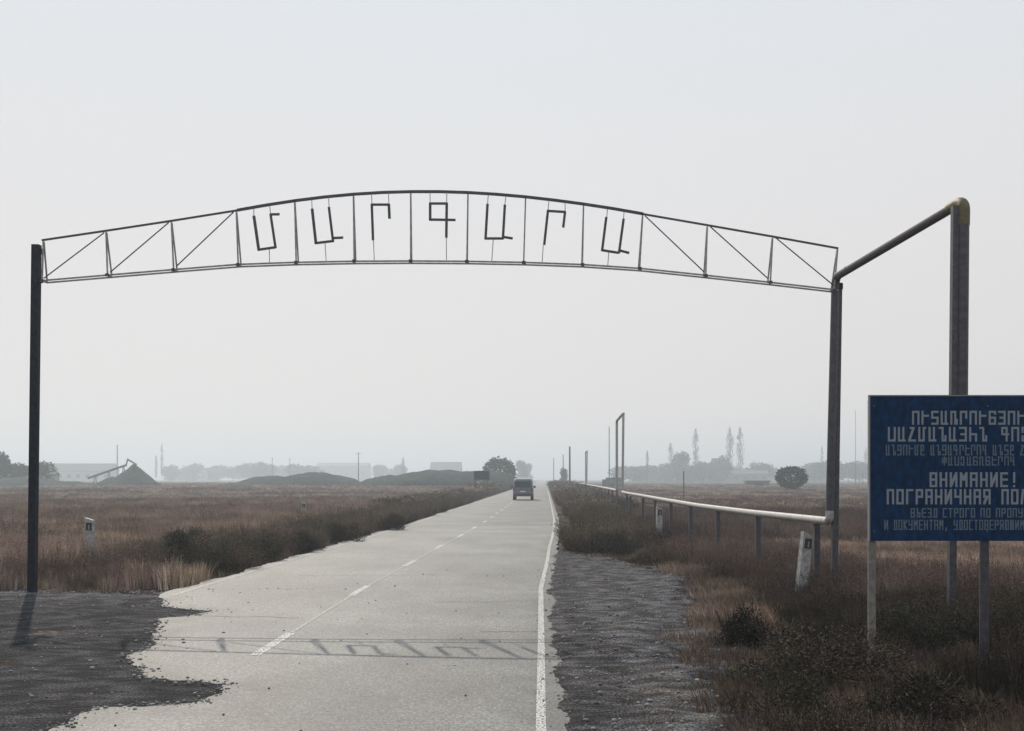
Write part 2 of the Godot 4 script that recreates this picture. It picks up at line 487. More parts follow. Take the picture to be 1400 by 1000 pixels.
func build_gravel() -> void:
	var g := FastNoiseLite.new()
	g.frequency = 0.9
	g.fractal_octaves = 4
	var rut := FastNoiseLite.new()
	rut.frequency = 0.35
	rut.seed = 4
	var right := func(x: float, d: float) -> float:
		var s: float = x - centre(d) - HALF
		var edge := shoulder(d) + g.get_noise_2d(x * 1.3 + 9, d * 1.3) * 0.7
		var lap := -0.035 + 0.05 * smoothstep(0.0, 0.3, s + g.get_noise_2d(x * 1.1, d * 0.8) * 0.14 + g.get_noise_2d(x * 6, d * 6) * 0.07)
		return lap + (g.get_noise_2d(x * 2, d * 2) * 0.03 + rut.get_noise_2d(x * 2.2 - d * 0.5, d * 0.7 + x) * 0.05) * smoothstep(0.15, 0.7, s) - 0.22 * smoothstep(-0.1, 0.35, s - edge) - 0.12 * smoothstep(26.0, 34.0, d)
	var white := func(x: float, d: float) -> Color:
		var s: float = x - centre(d) - HALF
		var k := lerpf(0.78, 1.2, smoothstep(0.3, 1.6, s + g.get_noise_2d(x, d) * 0.8)) * lerpf(0.85, 1.1, smoothstep(9.0, 16.0, d))
		for tr in [[0.45, 0.0], [0.62, 0.05], [1.0, 0.22], [1.15, 0.24], [0.3, 0.55], [0.42, 0.6]]:
			var line: float = tr[0] + tr[1] * pow(maxf(0.0, 17.0 - d) / 6.0, 1.6)
			k *= 1.0 - 0.22 * exp(-pow((s - line) / 0.06, 2.0)) * (0.6 + 0.8 * absf(g.get_noise_2d(x, d * 2)))
		return Color(k * 1.02, k, k * 0.98).lerp(Color(1.75, 1.45, 1.15) * k, smoothstep(0.7, 1.8, s + g.get_noise_2d(x * 2, d * 2) * 0.7) * 0.8)
	var dark := func(x: float, d: float) -> Color:
		var k := 0.47 + 0.15 * g.get_noise_2d(x * 0.5, d * 1.5) + 0.5 * smoothstep(16.6, 18.2, d)
		return Color(k, k, k * 1.03)
	tag(put("gravel_shoulder", sheet(steps(0.0, 4.2, 0.0, 4.2, 0.07, 1.0), steps(-3, 34, -3, 34, 0.09, 1.0), right, white), M.gravel), "dark grey gravel shoulder right of the road edge line", "", "", "structure")
	var left := func(x: float, d: float) -> float:
		var far := 19.1 + g.get_noise_2d(x * 0.6, 3.0) * 0.9
		if aside(x, d) < 0.4 and d < 19.0 and x > -5.3:
			return -0.012 + g.get_noise_2d(x * 3, d * 3) * 0.008
		return -0.03 + g.get_noise_2d(x * 2, d * 2) * 0.03 + rut.get_noise_2d(x * 0.35, d * 2.2) * 0.07 - 0.3 * smoothstep(-0.2, 0.5, d - far) - 0.2 * smoothstep(-17.0, -18.5, x)
	tag(put("gravel_turning", sheet(steps(-19, -2.3, -19, -2.3, 0.09, 1.0), steps(-3, 20, -3, 20, 0.09, 1.0), left, dark), M.gravel), "dark gravel side turning spreading over the left road edge", "", "", "structure")
	# loose stones
	var pebbles := []
	var cols := []
	for i in 5200:
		var d := 4.0 + 24.0 * pow(rng.randf(), 1.3)
		var x := 0.0
		var y := 0.0
		if rng.randf() < 0.45:
			x = centre(d) + HALF + 0.15 + rng.randf() * shoulder(d) * 1.15
			y = maxf(right.call(x, d), ground(x, d))
		else:
			d = 4.0 + 15.4 * rng.randf()
			x = lerpf(-12.0, -3.4, rng.randf())
			if i % 3 == 0:
				d = 18.9 + rng.randfn(0.0, 0.3)
			y = maxf(left.call(x, d), ground(x, d))
		var r := 0.007 + 0.02 * pow(rng.randf(), 4.0)
		var b := Basis.from_euler(Vector3(rng.randf() * TAU, rng.randf() * TAU, 0)).scaled(Vector3(r, r * rng.randf_range(0.5, 0.8), r))
		pebbles.append(Transform3D(b, Vector3(x, y + r * 0.3, -d)))
		var k := rng.randf_range(0.4, 1.5)
		cols.append(Color(k, k, k * 1.02))
	for i in 90:   # strays on the asphalt
		var d := 7.0 + 16.0 * rng.randf()
		var x := centre(d) + rng.randfn(0.0, 2.6)
		if absf(x - centre(d)) < HALF and x > -3.2:
			var r := 0.005 + 0.008 * rng.randf()
			pebbles.append(Transform3D(Basis.from_euler(Vector3(rng.randf(), rng.randf() * TAU, 0)).scaled(Vector3.ONE * r), Vector3(x, r * 0.5, -d)))
			cols.append(Color(0.7, 0.68, 0.66))
	for i in 1000:
		var p := Vector2()
		if i % 3 == 0:
			var d := 6.0 + 22.0 * rng.randf()
			p = Vector2(centre(d) + HALF + 0.24 + rng.randfn(0.0, 0.12), d)
		else:
			var j := rng.randi() % (LEFT_EDGE.size() - 4)
			p = Vector2(LEFT_EDGE[j][1], LEFT_EDGE[j][0]).lerp(Vector2(LEFT_EDGE[j + 1][1], LEFT_EDGE[j + 1][0]), rng.randf()) + Vector2(rng.randfn(0.0, 0.08), rng.randfn(0.0, 0.08))
		var r := 0.006 + 0.016 * pow(rng.randf(), 3.0)
		pebbles.append(Transform3D(Basis.from_euler(Vector3(rng.randf(), rng.randf() * TAU, 0)).scaled(Vector3(r, r * 0.6, r)), Vector3(p.x, r * 0.3, -p.y)))
		var k := rng.randf_range(0.5, 1.6)
		cols.append(Color(k, k, k))
	var ico := SphereMesh.new()
	ico.radial_segments = 6; ico.rings = 3; ico.radius = 1.0; ico.height = 2.0
	var arr := ico.get_mesh_arrays()
	var st := SurfaceTool.new()
	st.create_from_arrays(arr)
	scatter("loose_gravel", st.commit(), M.stone, pebbles, cols, "loose stones strewn over the gravel beside the road")

func scatter(called: String, m: Mesh, material: Material, places: Array, cols: Array, label: String) -> void:
	if places.is_empty():
		return
	var mm := MultiMesh.new()
	mm.transform_format = MultiMesh.TRANSFORM_3D
	mm.use_colors = true
	mm.mesh = m
	mm.instance_count = places.size()
	for i in places.size():
		mm.set_instance_transform(i, places[i])
		mm.set_instance_color(i, cols[i])
	var o := MultiMeshInstance3D.new()
	o.name = numbered(called)
	o.multimesh = mm
	o.material_override = material
	add_child(o)
	tag(o, label, "", "", "stuff")

# ---------------------------------------------------------------- plants
func grass_tuft(blades: int, spread: float, tall: float, lean: float) -> ArrayMesh:
	var s := Shape.new()
	for i in blades:
		var a := rng.randf() * TAU
		var r := spread * sqrt(rng.randf())
		var p := Vector3(cos(a) * r, 0, sin(a) * r)
		var h := tall * rng.randf_range(0.45, 1.0)
		var out := Vector3(cos(a + rng.randf_range(-0.9, 0.9)), 0, sin(a + rng.randf_range(-0.9, 0.9))) * lean * h * rng.randf_range(0.2, 1.0)
		var w := Vector3(-out.z, 0, out.x).normalized() * rng.randf_range(0.004, 0.009)
		if w == Vector3(): w = Vector3(0.006, 0, 0)
		var m1 := p + out * 0.35 + Vector3.UP * h * 0.6
		var tip := p + out + Vector3.UP * h
		var k := rng.randf_range(0.65, 1.3)
		s.tint = Color(k, k * 0.97, k * 0.92)
		var nn := (out.normalized() + Vector3.UP * 0.5).normalized()
		s.tri3(p - w, p + w, m1 + w * 0.8, nn, nn, nn)
		s.tri3(p - w, m1 + w * 0.8, m1 - w * 0.8, nn, nn, nn)
		s.tri3(m1 - w * 0.8, m1 + w * 0.8, tip, nn, nn, nn)
	return s.mesh()

func twig_weed(stems: int, spread: float, tall: float, leaves: int, leaf_len: float) -> ArrayMesh:
	# branching dry stems carrying small leaves and seed heads
	var s := Shape.new()
	for i in stems:
		var a := rng.randf() * TAU
		var r := spread * 0.45 * sqrt(rng.randf())
		var base := Vector3(cos(a) * r, 0, sin(a) * r)
		var h := tall * rng.randf_range(0.5, 1.0)
		var top := base + Vector3(cos(a) * spread * rng.randf_range(0.1, 0.8), h, sin(a) * spread * rng.randf_range(0.1, 0.8))
		var w := Vector3(0.006, 0, 0).rotated(Vector3.UP, rng.randf() * TAU)
		var kk := rng.randf_range(0.6, 1.0)
		s.tint = Color(0.75 * kk, 0.68 * kk, 0.66 * kk)
		var nn := w.cross(Vector3.UP).normalized()
		s.tri3(base - w, base + w, top, nn, nn, nn)
		for j in leaves:
			var t := rng.randf_range(0.18, 1.0)
			var p := base.lerp(top, t)
			var out := Vector3(rng.randfn(), rng.randf_range(-0.1, 1.1), rng.randfn()).normalized()
			var reach := spread * 0.42 * (1.15 - t) * rng.randf()
			var q := p + out * reach
			if j % 3 == 0:
				s.tint = Color(0.6 * kk, 0.55 * kk, 0.53 * kk)
				var w2 := Vector3(0.003, 0.002, 0.002)
				s.tri3(p - w2, p + w2, q, nn, nn, nn)
			var k := rng.randf_range(0.55, 1.35)
			s.tint = Color(k, k, k)
			s.leaf(q, Vector3(rng.randfn(), rng.randfn() + 0.4, rng.randfn()).normalized(), leaf_len * rng.randf_range(0.6, 1.4), leaf_len * 0.45, Vector3(rng.randfn(), rng.randfn(), rng.randfn()).normalized())
	return s.mesh()

const STRAW := [Color(0.50, 0.38, 0.27), Color(0.43, 0.325, 0.255), Color(0.40, 0.29, 0.25), Color(0.38, 0.28, 0.26), Color(0.44, 0.36, 0.265)]
const RUSSET := [Color(0.31, 0.2, 0.165), Color(0.27, 0.185, 0.165), Color(0.25, 0.17, 0.16), Color(0.27, 0.21, 0.16)]
const SCRUB := [Color(0.105, 0.085, 0.055), Color(0.075, 0.07, 0.043), Color(0.12, 0.09, 0.065), Color(0.105, 0.072, 0.058), Color(0.12, 0.105, 0.06)]

var tone_now := 1.0

func vary(list: Array, k := 1.0) -> Color:
	var c: Color = list[rng.randi() % list.size()]
	var f := rng.randf_range(0.65, 1.25) * k * tone_now
	return Color(c.r * f, c.g * f * 1.03, c.b * f * 1.08)

func clump(x: float, d: float) -> float:
	return patch_noise.get_noise_2d(x * 3.2 + 40.0, d * 3.2)

func placed(x: float, d: float, size: float, high := 1.0) -> Transform3D:
	var b := Basis(Vector3.UP, rng.randf() * TAU) * Basis(Vector3.RIGHT, rng.randfn() * 0.08)
	return Transform3D(b.scaled(Vector3(size, size * high, size)), spot(x, d, -0.02))

const BUSHES := [
	[-7.1, 23.7, 0.95, 1.3, 0, Color(0.026, 0.028, 0.019), "tall dark narrow bush rising above the scrub left of the road"],
	[-6.1, 22.4, 1.0, 0.9, 1, Color(0.06, 0.055, 0.036), "low olive bush by the left road edge, nearest the gateway"],
	[-6.0, 25.6, 1.25, 0.95, 2, Color(0.06, 0.052, 0.04), "broad brown bush beside the left road edge, behind the olive one"],
	[2.55, 12.6, 0.74, 0.8, 0, Color(0.014, 0.015, 0.01), "small black green bush leaning over the edge of the right gravel"],
	[2.9, 10.5, 1.35, 0.8, 1, Color(0.062, 0.05, 0.038), "wide grey brown bush just left of the blue board's front post"],
	[2.2, 8.9, 0.8, 0.6, 2, Color(0.05, 0.046, 0.03), "low olive bush at the bottom edge, beside the gravel"],
	[3.3, 8.9, 1.1, 0.62, 0, Color(0.034, 0.029, 0.021), "dark bush in front of the blue board's front post"],
	[4.6, 12.3, 0.9, 0.8, 1, Color(0.045, 0.043, 0.03), "dark bush under the blue board between its posts"],
	[2.5, 28.0, 1.2, 0.95, 2, Color(0.052, 0.05, 0.036), "big dark bush where the right gravel shoulder ends"],
	[3.1, 24.8, 0.9, 0.55, 0, Color(0.075, 0.055, 0.045), "low brown bush between the gravel and the nearest pipe supports"],
	[-5.3, 28.6, 1.0, 0.9, 0, Color(0.04, 0.036, 0.025), "dark bush at the left road edge, third along from the gateway"],
	[-7.9, 26.8, 1.1, 0.95, 1, Color(0.045, 0.04, 0.03), "dark bush in the grass behind the tall narrow one left of the road"],
	[-5.1, 33.5, 1.1, 0.95, 2, Color(0.05, 0.042, 0.03), "dark bush at the left road edge, fourth along from the gateway"],
	[-4.6, 41.0, 1.2, 1.0, 0, Color(0.05, 0.045, 0.032), "dark bush at the left road edge, farthest of the row from the gateway"],
	[-8.6, 31.0, 1.0, 0.9, 2, Color(0.06, 0.056, 0.034), "olive bush in the left field beyond the near marker post"],
	[4.0, 29.5, 1.1, 0.85, 1, Color(0.06, 0.045, 0.038), "brown bush under the pipeline, left of the farther white marker post"],
]

func build_plants() -> void:
	var tufts := []
	for i in 3:
		tufts.append(grass_tuft(46, 0.16, 0.62, 0.45))
	var short := []
	for i in 2:
		short.append(grass_tuft(26, 0.17, 0.22, 0.9))
	var weeds := []
	for i in 3:
		weeds.append(twig_weed(16, 0.36, 0.72, 20, 0.028))
	var scrubs := []
	for i in 3:
		scrubs.append(twig_weed(30, 0.6, 0.85, 40, 0.03))
	var far_scrubs := []
	for i in 2:
		far_scrubs.append(twig_weed(30, 1.2, 0.8, 18, 0.17))
	var gp := [[], [], []]; var gc := [[], [], []]
	var sp := [[], []]; var sc := [[], []]
	var wp := [[], [], []]; var wc := [[], [], []]
	var bp := [[], [], []]; var bc := [[], [], []]
	var fp := [[], []]; var fc := [[], []]
	var n := 0
	# near fields, left and right, to 70 m
	for i in 110000:
		var d := 4.0 + 84.0 * pow(rng.randf(), 1.4)
		var half := d * 0.62 + 6.0
		var x := rng.randf_range(-half, half)
		var s := aside(x, d)
		if s < 0.25:
			continue
		var left := x < centre(d)
		var cl := clump(x, d)
		tone_now = clampf(1.0 + 1.1 * cl + 0.5 * patch_noise.get_noise_2d(x * 0.7, d * 0.7), 0.45, 1.5)
		var near_bush := false
		for q in [[-9.4, 24.4], [4.98, 18.9], [4.78, 35.6]]:
			if d < q[1] and d > q[1] - 3.4 and absf(x - q[0] * d / q[1]) < 0.24:
				near_bush = true
		for b in BUSHES:
			if absf(x - b[0]) < b[2] * 0.85 and absf(d - b[1]) < b[2] * (0.85 if d > b[1] else 1.6):
				near_bush = true
		if near_bush:
			if d < 26.0 and rng.randf() < 0.5:
				sp[i % 2].append(placed(x, d, rng.randf_range(0.6, 1.0))); sc[i % 2].append(vary(STRAW, 0.45))
			continue
		if cl < -0.18 and rng.randf() < 0.45:
			continue
		var patch := patch_noise.get_noise_2d(x, d)
		if left:
			if d < 19.2 + soil_noise.get_noise_2d(x * 2, 7) * 0.8:
				continue
			var roadside := s < 2.6 + 1.2 * patch
			if roadside and d > 21.5:
				if rng.randf() < 0.6:
					n = rng.randi() % 3
					bp[n].append(placed(x, d, rng.randf_range(0.45, 0.8) + 0.7 * maxf(-0.3, clump(x, d)))); bc[n].append(vary(SCRUB))
				else:
					n = rng.randi() % 3
					wp[n].append(placed(x, d, rng.randf_range(0.6, 1.1))); wc[n].append(vary(RUSSET))
			elif d < 22.0:
				n = rng.randi() % 3
				gp[n].append(placed(x, d, rng.randf_range(0.45, 0.8) + 0.5 * clump(x, d), 0.9)); gc[n].append(vary(STRAW, 0.85))
				if rng.randf() < 0.55:
					wp[n].append(placed(x, d, rng.randf_range(0.4, 0.9))); wc[n].append(vary(RUSSET, 0.7))
			else:
				n = rng.randi() % 3
				if patch > 0.1 and rng.randf() < 0.45:
					wp[n].append(placed(x, d, rng.randf_range(0.7, 1.2))); wc[n].append(vary(RUSSET))
				elif rng.randf() < 0.08:
					bp[n].append(placed(x, d, rng.randf_range(0.5, 0.9))); bc[n].append(vary(SCRUB))
				else:
					gp[n].append(placed(x, d, rng.randf_range(0.8, 1.2))); gc[n].append(vary(STRAW, 0.8))
		else:
			var sh := shoulder(d)
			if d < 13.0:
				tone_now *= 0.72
			if d < 27.0 and s > sh - 1.2 and s < sh + 0.3 and rng.randf() < 0.34 * (s - sh + 1.2):
				n = rng.randi() % 2
				sp[n].append(placed(x, d, rng.randf_range(0.35, 0.8))); sc[n].append(vary(STRAW, 0.6))
				continue
			if s < maxf(0.9, sh + 0.1) + patch * 0.5:
				continue
			var pale_field := x > 7.2 + patch and d > 21.5
			if d > 26.0 and s < 3.2 + patch:
				n = rng.randi() % 3
				if rng.randf() < 0.62:
					bp[n].append(placed(x, d, rng.randf_range(0.4, 0.75) + 0.8 * maxf(-0.35, clump(x, d)))); bc[n].append(vary(SCRUB, 0.95))
				else:
					wp[n].append(placed(x, d, rng.randf_range(0.6, 1.1))); wc[n].append(vary(RUSSET))
			elif d > 13.0 and d <= 26.0 and s < sh + 1.1 and x < 4.2 + clump(x, d):
				n = rng.randi() % 2
				sp[n].append(placed(x, d, rng.randf_range(0.7, 1.2))); sc[n].append(vary(STRAW, 0.75))
			elif pale_field and d < 34.0:
				n = rng.randi() % 2
				sp[n].append(placed(x, d, rng.randf_range(0.7, 1.3))); sc[n].append(vary(STRAW, 0.95))
				if rng.randf() < 0.12:
					wp[n].append(placed(x, d, rng.randf_range(0.3, 0.6))); wc[n].append(vary(RUSSET))
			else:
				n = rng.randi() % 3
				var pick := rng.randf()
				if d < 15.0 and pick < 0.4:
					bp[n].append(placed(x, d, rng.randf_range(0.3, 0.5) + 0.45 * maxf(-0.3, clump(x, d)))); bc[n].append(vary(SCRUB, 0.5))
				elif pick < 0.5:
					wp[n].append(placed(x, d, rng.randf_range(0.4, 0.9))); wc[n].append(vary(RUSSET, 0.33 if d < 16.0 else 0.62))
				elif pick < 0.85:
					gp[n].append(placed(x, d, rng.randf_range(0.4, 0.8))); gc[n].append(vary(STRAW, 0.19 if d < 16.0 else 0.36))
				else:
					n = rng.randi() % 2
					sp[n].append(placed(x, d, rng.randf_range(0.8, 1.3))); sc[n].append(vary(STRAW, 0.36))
	tone_now = 1.0
	# wide fields further off
	for i in 26000:
		var d := 66.0 + 330.0 * pow(rng.randf(), 1.5)
		var half := d * 0.56 + 8.0
		var x := rng.randf_range(-half, half)
		var s := aside(x, d)
		if s < 1.5:
			continue
		var patch := patch_noise.get_noise_2d(x * 0.5, d * 0.5)
		n = rng.randi() % 2
		var near_road := s < 5.0
		var big := rng.randf_range(0.5, 1.0) if near_road else rng.randf_range(0.35, 0.8)
		if x > centre(d) and not near_road and d > 85:
			big *= 0.6
		fp[n].append(placed(x, d, big * clampf(d / 110.0, 0.8, 1.7), 1.1 if near_road else 0.75))
		fc[n].append(vary(SCRUB if near_road and rng.randf() < 0.6 else (RUSSET if patch > 0.05 else STRAW), 0.95))
	for i in 5200:   # the scrub goes on along both edges of the road
		var d := 78.0 + 260.0 * pow(rng.randf(), 1.6)
		var s := 0.7 + 4.5 * rng.randf()
		var x := centre(d) + (HALF + s) * (1.0 if rng.randf() < 0.5 else -1.0)
		n = rng.randi() % 3
		bp[n].append(placed(x, d, rng.randf_range(0.5, 1.0) + 0.5 * clump(x, d))); bc[n].append(vary(SCRUB if rng.randf() < 0.5 else RUSSET, 0.9))
	for i in 3:
		scatter("dry_grass", tufts[i], M.straw, gp[i], gc[i], "tall dry straw coloured grass standing in the fields")
		scatter("dry_weeds", weeds[i], M.straw, wp[i], wc[i], "russet dead weeds among the field grass")
		scatter("roadside_scrub", scrubs[i], M.leaf, bp[i], bc[i], "dull dark scrub growing along both sides of the road")
	for i in 2:
		scatter("short_grass", short[i], M.straw, sp[i], sc[i], "short pale stubble grass on the right verge and field")
		scatter("field_vegetation", far_scrubs[i], M.leaf, fp[i], fc[i], "brown weeds and scrub of the far fields")
	# bushes that stand out singly
	var shrubs := []
	for i in 3:
		var t := Shape.new()
		var lobes := []
		for k in 10:
			var a := rng.randf() * TAU
			var rr := 0.45 * sqrt(rng.randf())
			lobes.append([Vector3(cos(a) * rr, rng.randf_range(0.25, 0.72) - rr * 0.5, sin(a) * rr), rng.randf_range(0.16, 0.3)])
		for k in 6500:
			var l = lobes[rng.randi() % 10]
			var dir := Vector3(rng.randfn(), rng.randfn(), rng.randfn()).normalized()
			var p: Vector3 = l[0] + dir * l[1] * pow(rng.randf(), 0.45) * rng.randf_range(0.8, 1.15)
			p.y = maxf(p.y, 0.0)
			var f := rng.randf_range(0.5, 1.4)
			t.tint = Color(f, f, f)
			if k % 5 == 0:   # a thin twig that sticks out
				t.leaf(p, (dir + Vector3.UP * 0.8).normalized(), rng.randf_range(0.08, 0.2), 0.005, Vector3(rng.randfn(), 0.2, rng.randfn()).normalized())
			else:
				t.leaf(p, (dir + Vector3(rng.randfn(), rng.randfn() + 0.4, rng.randfn()) * 0.8).normalized(), rng.randf_range(0.018, 0.042), 0.017, Vector3(rng.randfn(), rng.randfn(), rng.randfn()).normalized())
		shrubs.append(t.mesh())
	var stalks := []
	for i in 2:
		var t := Shape.new()
		for k in 7:
			var a := rng.randf() * TAU
			t.tube([Vector3(cos(a) * 0.04, -0.05, sin(a) * 0.04), Vector3(cos(a) * 0.16, 0.3, sin(a) * 0.16), Vector3(cos(a) * 0.3, 0.62, sin(a) * 0.3)], [0.014, 0.009, 0.004], 5)
		stalks.append(t.mesh())
	for b in BUSHES:
		var o := thing("bush", spot(b[0], b[1], -0.03), b[6], "bush", "", rng.randf() * TAU)
		var m := mat(Color(b[5]).linear_to_srgb(), 0.9, 0.0, true)
		m.backlight_enabled = true
		m.backlight = Color(0.2, 0.2, 0.2)
		var fo := put("foliage", shrubs[b[4]], m, o)
		fo.scale = Vector3(b[2], b[3], b[2])
		var tw := put("stem", stalks[b[4] % 2], M.bark, o)
		tw.scale = Vector3(b[2], b[3], b[2])

# ---------------------------------------------------------------- gateway arch
const GD := 18.55       # distance of the truss
const PX := 0.01242     # metres per unit of the drawing below (measured on the arch, origin at eye level under its middle)

func at(x: float, y: float, dz := 0.0) -> Vector3:
	return Vector3((x - 700.0) * PX, 1.9 + (655.0 - y) * PX, -GD + dz)

func build_gate() -> void:
	var g := thing("gateway_arch", Vector3(0, 0, 0), "arched steel truss gateway spanning the road, with seven cut-out letters", "gateway")
	# posts
	var p := Shape.new()
	var lf := at(43.5, 0); var lt := at(49.5, 335)
	p.beam(Vector3(lf.x, -0.35, -18.63), Vector3(lt.x, lt.y, -18.63), 0.125, 0.125)
	put("post", p, M.steel, g)
	p = Shape.new()
	p.beam(Vector3(at(1142, 0).x, -0.35, -18.72), Vector3(at(1149, 0).x, at(0, 386).y, -18.72), 0.1, 0.1)
	put("post", p, M.leg, g)
	# chords, as paired angles with a gap between them
	var top := [[60, 330], [148, 317], [237, 303.5], [325, 289.5], [365, 282.5], [404, 276.5], [444, 271.5], [484, 267.7], [523, 265.3], [562, 264.2], [601, 264.2], [640, 265.4], [679, 267.8], [718, 271.2], [758, 275.8], [797, 281], [838, 287.3], [879, 294.5], [966, 309.5], [1055, 325], [1144, 341]]
	var bottom := [[60, 385], [149, 377.5], [239, 370], [326, 363], [404, 360.2], [484, 358.7], [562, 358.3], [640, 358.8], [718, 360.3], [797, 363.2], [876, 368.5], [966, 378], [1053, 387.5], [1144, 398]]
	for k in [["top_chord", top, 0.035, 0.045], ["bottom_chord", bottom, 0.045, 0.075]]:
		var s := Shape.new()
		for i in k[1].size() - 1:
			var a := at(k[1][i][0], k[1][i][1]); var b := at(k[1][i + 1][0], k[1][i + 1][1])
			var ov := (b - a).normalized() * 0.004
			if k[0] == "bottom_chord":   # two rails, one set back
				s.beam(a - ov, b + ov, 0.025, 0.025)
				s.beam(a - ov + Vector3(0, 0, -0.2), b + ov + Vector3(0, 0, -0.2), 0.025, 0.025)
				s.beam(a + Vector3(0, 0, -0.017), a + Vector3(0, 0, -0.183), 0.028, 0.022, Vector3(1, 0, 0))
			else:
				s.beam(a - ov, b + ov, 0.03, 0.03)
			if k[0] == "top_chord" and i > 2 and i < 17:
				s.beam(a + Vector3(0, 0.012, -0.03), b + Vector3(0, 0.012, -0.03), 0.05, 0.02, Vector3(0, 0, 1))
		put(k[0], s, M.truss if k[0] == "bottom_chord" else M.letter, g)
	# verticals
	var vx := [[61.5, 330, 60, 384], [147, 317.5, 149, 376], [236, 304, 239, 369], [324.5, 290, 327, 362], [404, 277, 406, 359], [484, 268, 485, 357], [562, 264.5, 562, 357], [640, 265.5, 638.5, 357.5], [718.5, 271.5, 716, 359], [797.5, 281.5, 796, 362], [878, 294.5, 874, 367], [966, 310, 964, 377], [1055, 325.5, 1052, 386], [1143.5, 341, 1139, 397]]
	for i in vx.size():
		var q = vx[i]
		var s := Shape.new()
		s.beam(at(q[0], q[1] + 1.5, -0.004), at(q[2], q[3] - 0.5, 0.0), 0.024, 0.02)
		s.beam(at(q[0], q[1] + 1.5, -0.026), at(q[2], q[3] - 0.5, -0.2), 0.024, 0.02)
		put("vertical", s, M.truss, g)
		var gs := Shape.new()
		gs.beam(at(q[2] - 2.4, q[3] + 1.5, 0.022), at(q[2] + 2.4, q[3] + 1.5, 0.022), 0.05, 0.012, Vector3(0, 0, 1))
		put("gusset_plate", gs, M.letter, g)
	# diagonals of ribbed bar
	for q in [[63, 382, 145, 320], [153, 374, 233, 306], [243, 366, 321, 292], [881, 297, 962, 374], [970, 312, 1049, 383], [1059, 327, 1138, 392]]:
		var s := Shape.new()
		var a := at(q[0], q[1], 0.016); var b := at(q[2], q[3], 0.016)
		var pts := []; var rs := []
		var cuts := int(a.distance_to(b) / 0.012)
		for i in cuts + 1:
			pts.append(a.lerp(b, float(i) / cuts)); rs.append(0.0125 if i % 4 < 2 else 0.0095)
		s.tube(pts, rs, 6)
		put("diagonal", s, M.letter, g)
	# joint between the truss and each post
	for q in [[54, 384, -0.04, 12.0], [55, 345, -0.04, 10.0], [1146, 392, -0.05, 12.0]]:
		var s := Shape.new()
		s.box(Transform3D(Basis(), at(q[0], q[1], q[2])), Vector3(q[3] * PX, 0.1, 0.012))
		put("bracket", s, M.steel, g)
	# letters: strokes, then the rods that hang them between the chords
	var letters := [
		[[[348.6, 297.1, 355.4, 344.3], [354.2, 343.7, 379.4, 340], [378.6, 341.4, 371.7, 295], [370.9, 295.6, 384, 295.4]], [[348.6, 286.5, 348.6, 297], [370.2, 283, 371.3, 295], [369.6, 342, 370, 360]]],
		[[[427.9, 287.5, 433.2, 335.6], [432.2, 334.6, 457.5, 331.6], [456.8, 333, 451, 285.4], [456.2, 327.8, 470.5, 327.1]], [[427.4, 274.5, 427.9, 288], [450.4, 272, 451, 286], [445.4, 333, 447, 358]]],
		[[[511, 330.4, 509.3, 281], [508.3, 282.2, 533.4, 282.2], [532.4, 281.3, 533.3, 301.4]], [[508.9, 267, 509.3, 281], [531.8, 265.4, 532.4, 281], [511.4, 330, 512.5, 357]]],
		[[[588.6, 279.5, 588.6, 304], [587.6, 280.7, 612, 280.7], [611.2, 279.6, 610.6, 327.2], [587.6, 302.6, 623.3, 303.2]], [[588.4, 265, 588.6, 280], [611.2, 265, 611.2, 280], [610.6, 327, 610.8, 357]]],
		[[[666.7, 281, 663.9, 329.3], [662.9, 328.2, 688.4, 328.2], [690.3, 282.2, 687.6, 329], [688, 326.2, 701, 328.3]], [[667.8, 268, 666.7, 281], [691.8, 270, 690.3, 282], [674.6, 328, 672.5, 358]]],
		[[[749, 289.4, 743.8, 337], [748, 290.7, 772.8, 292.2], [772.2, 291.4, 769.6, 313.4]], [[750.3, 276, 749, 290], [772.2, 279, 772.4, 292], [742.6, 337, 741, 360.5]]],
		[[[828.3, 298.8, 822.5, 345], [821.4, 344, 845.2, 347.8], [851.8, 301.4, 845.4, 348.4], [846.2, 344.6, 859.5, 348.1]], [[830, 287, 829, 299], [852.6, 291, 851.8, 302], [831.7, 347, 830.4, 364.5]]],
	]
	for l in letters:
		var s := Shape.new()
		var lift := 0.0
		for q in l[0]:
			s.angle_iron(at(q[0], q[1], 0.03 + lift), at(q[2], q[3], 0.03 + lift), 0.043, 0.006, Vector3(0, 0, 1))
			lift += 0.0025
		var o := put("letter", s, M.letter, g)
		for q in l[1]:
			var h := Shape.new()
			h.tube([at(q[0], q[1], 0.012), at(q[2], q[3], 0.012)], 0.007, 6)
			put("hanger_rod", h, M.truss, o)

# ---------------------------------------------------------------- gas pipeline
func rounded(pts: Array, r: float, cuts := 6) -> Array:
	var out := [pts[0]]
	for i in range(1, pts.size() - 1):
		var a: Vector3 = pts[i] + (pts[i - 1] - pts[i]).normalized() * minf(r, pts[i].distance_to(pts[i - 1]) * 0.45)
		var b: Vector3 = pts[i] + (pts[i + 1] - pts[i]).normalized() * minf(r, pts[i].distance_to(pts[i + 1]) * 0.45)
		for k in cuts + 1:
			var t := float(k) / cuts
			out.append(a.lerp(pts[i], t).lerp(pts[i].lerp(b, t), t))
	out.append(pts[-1])
	return out

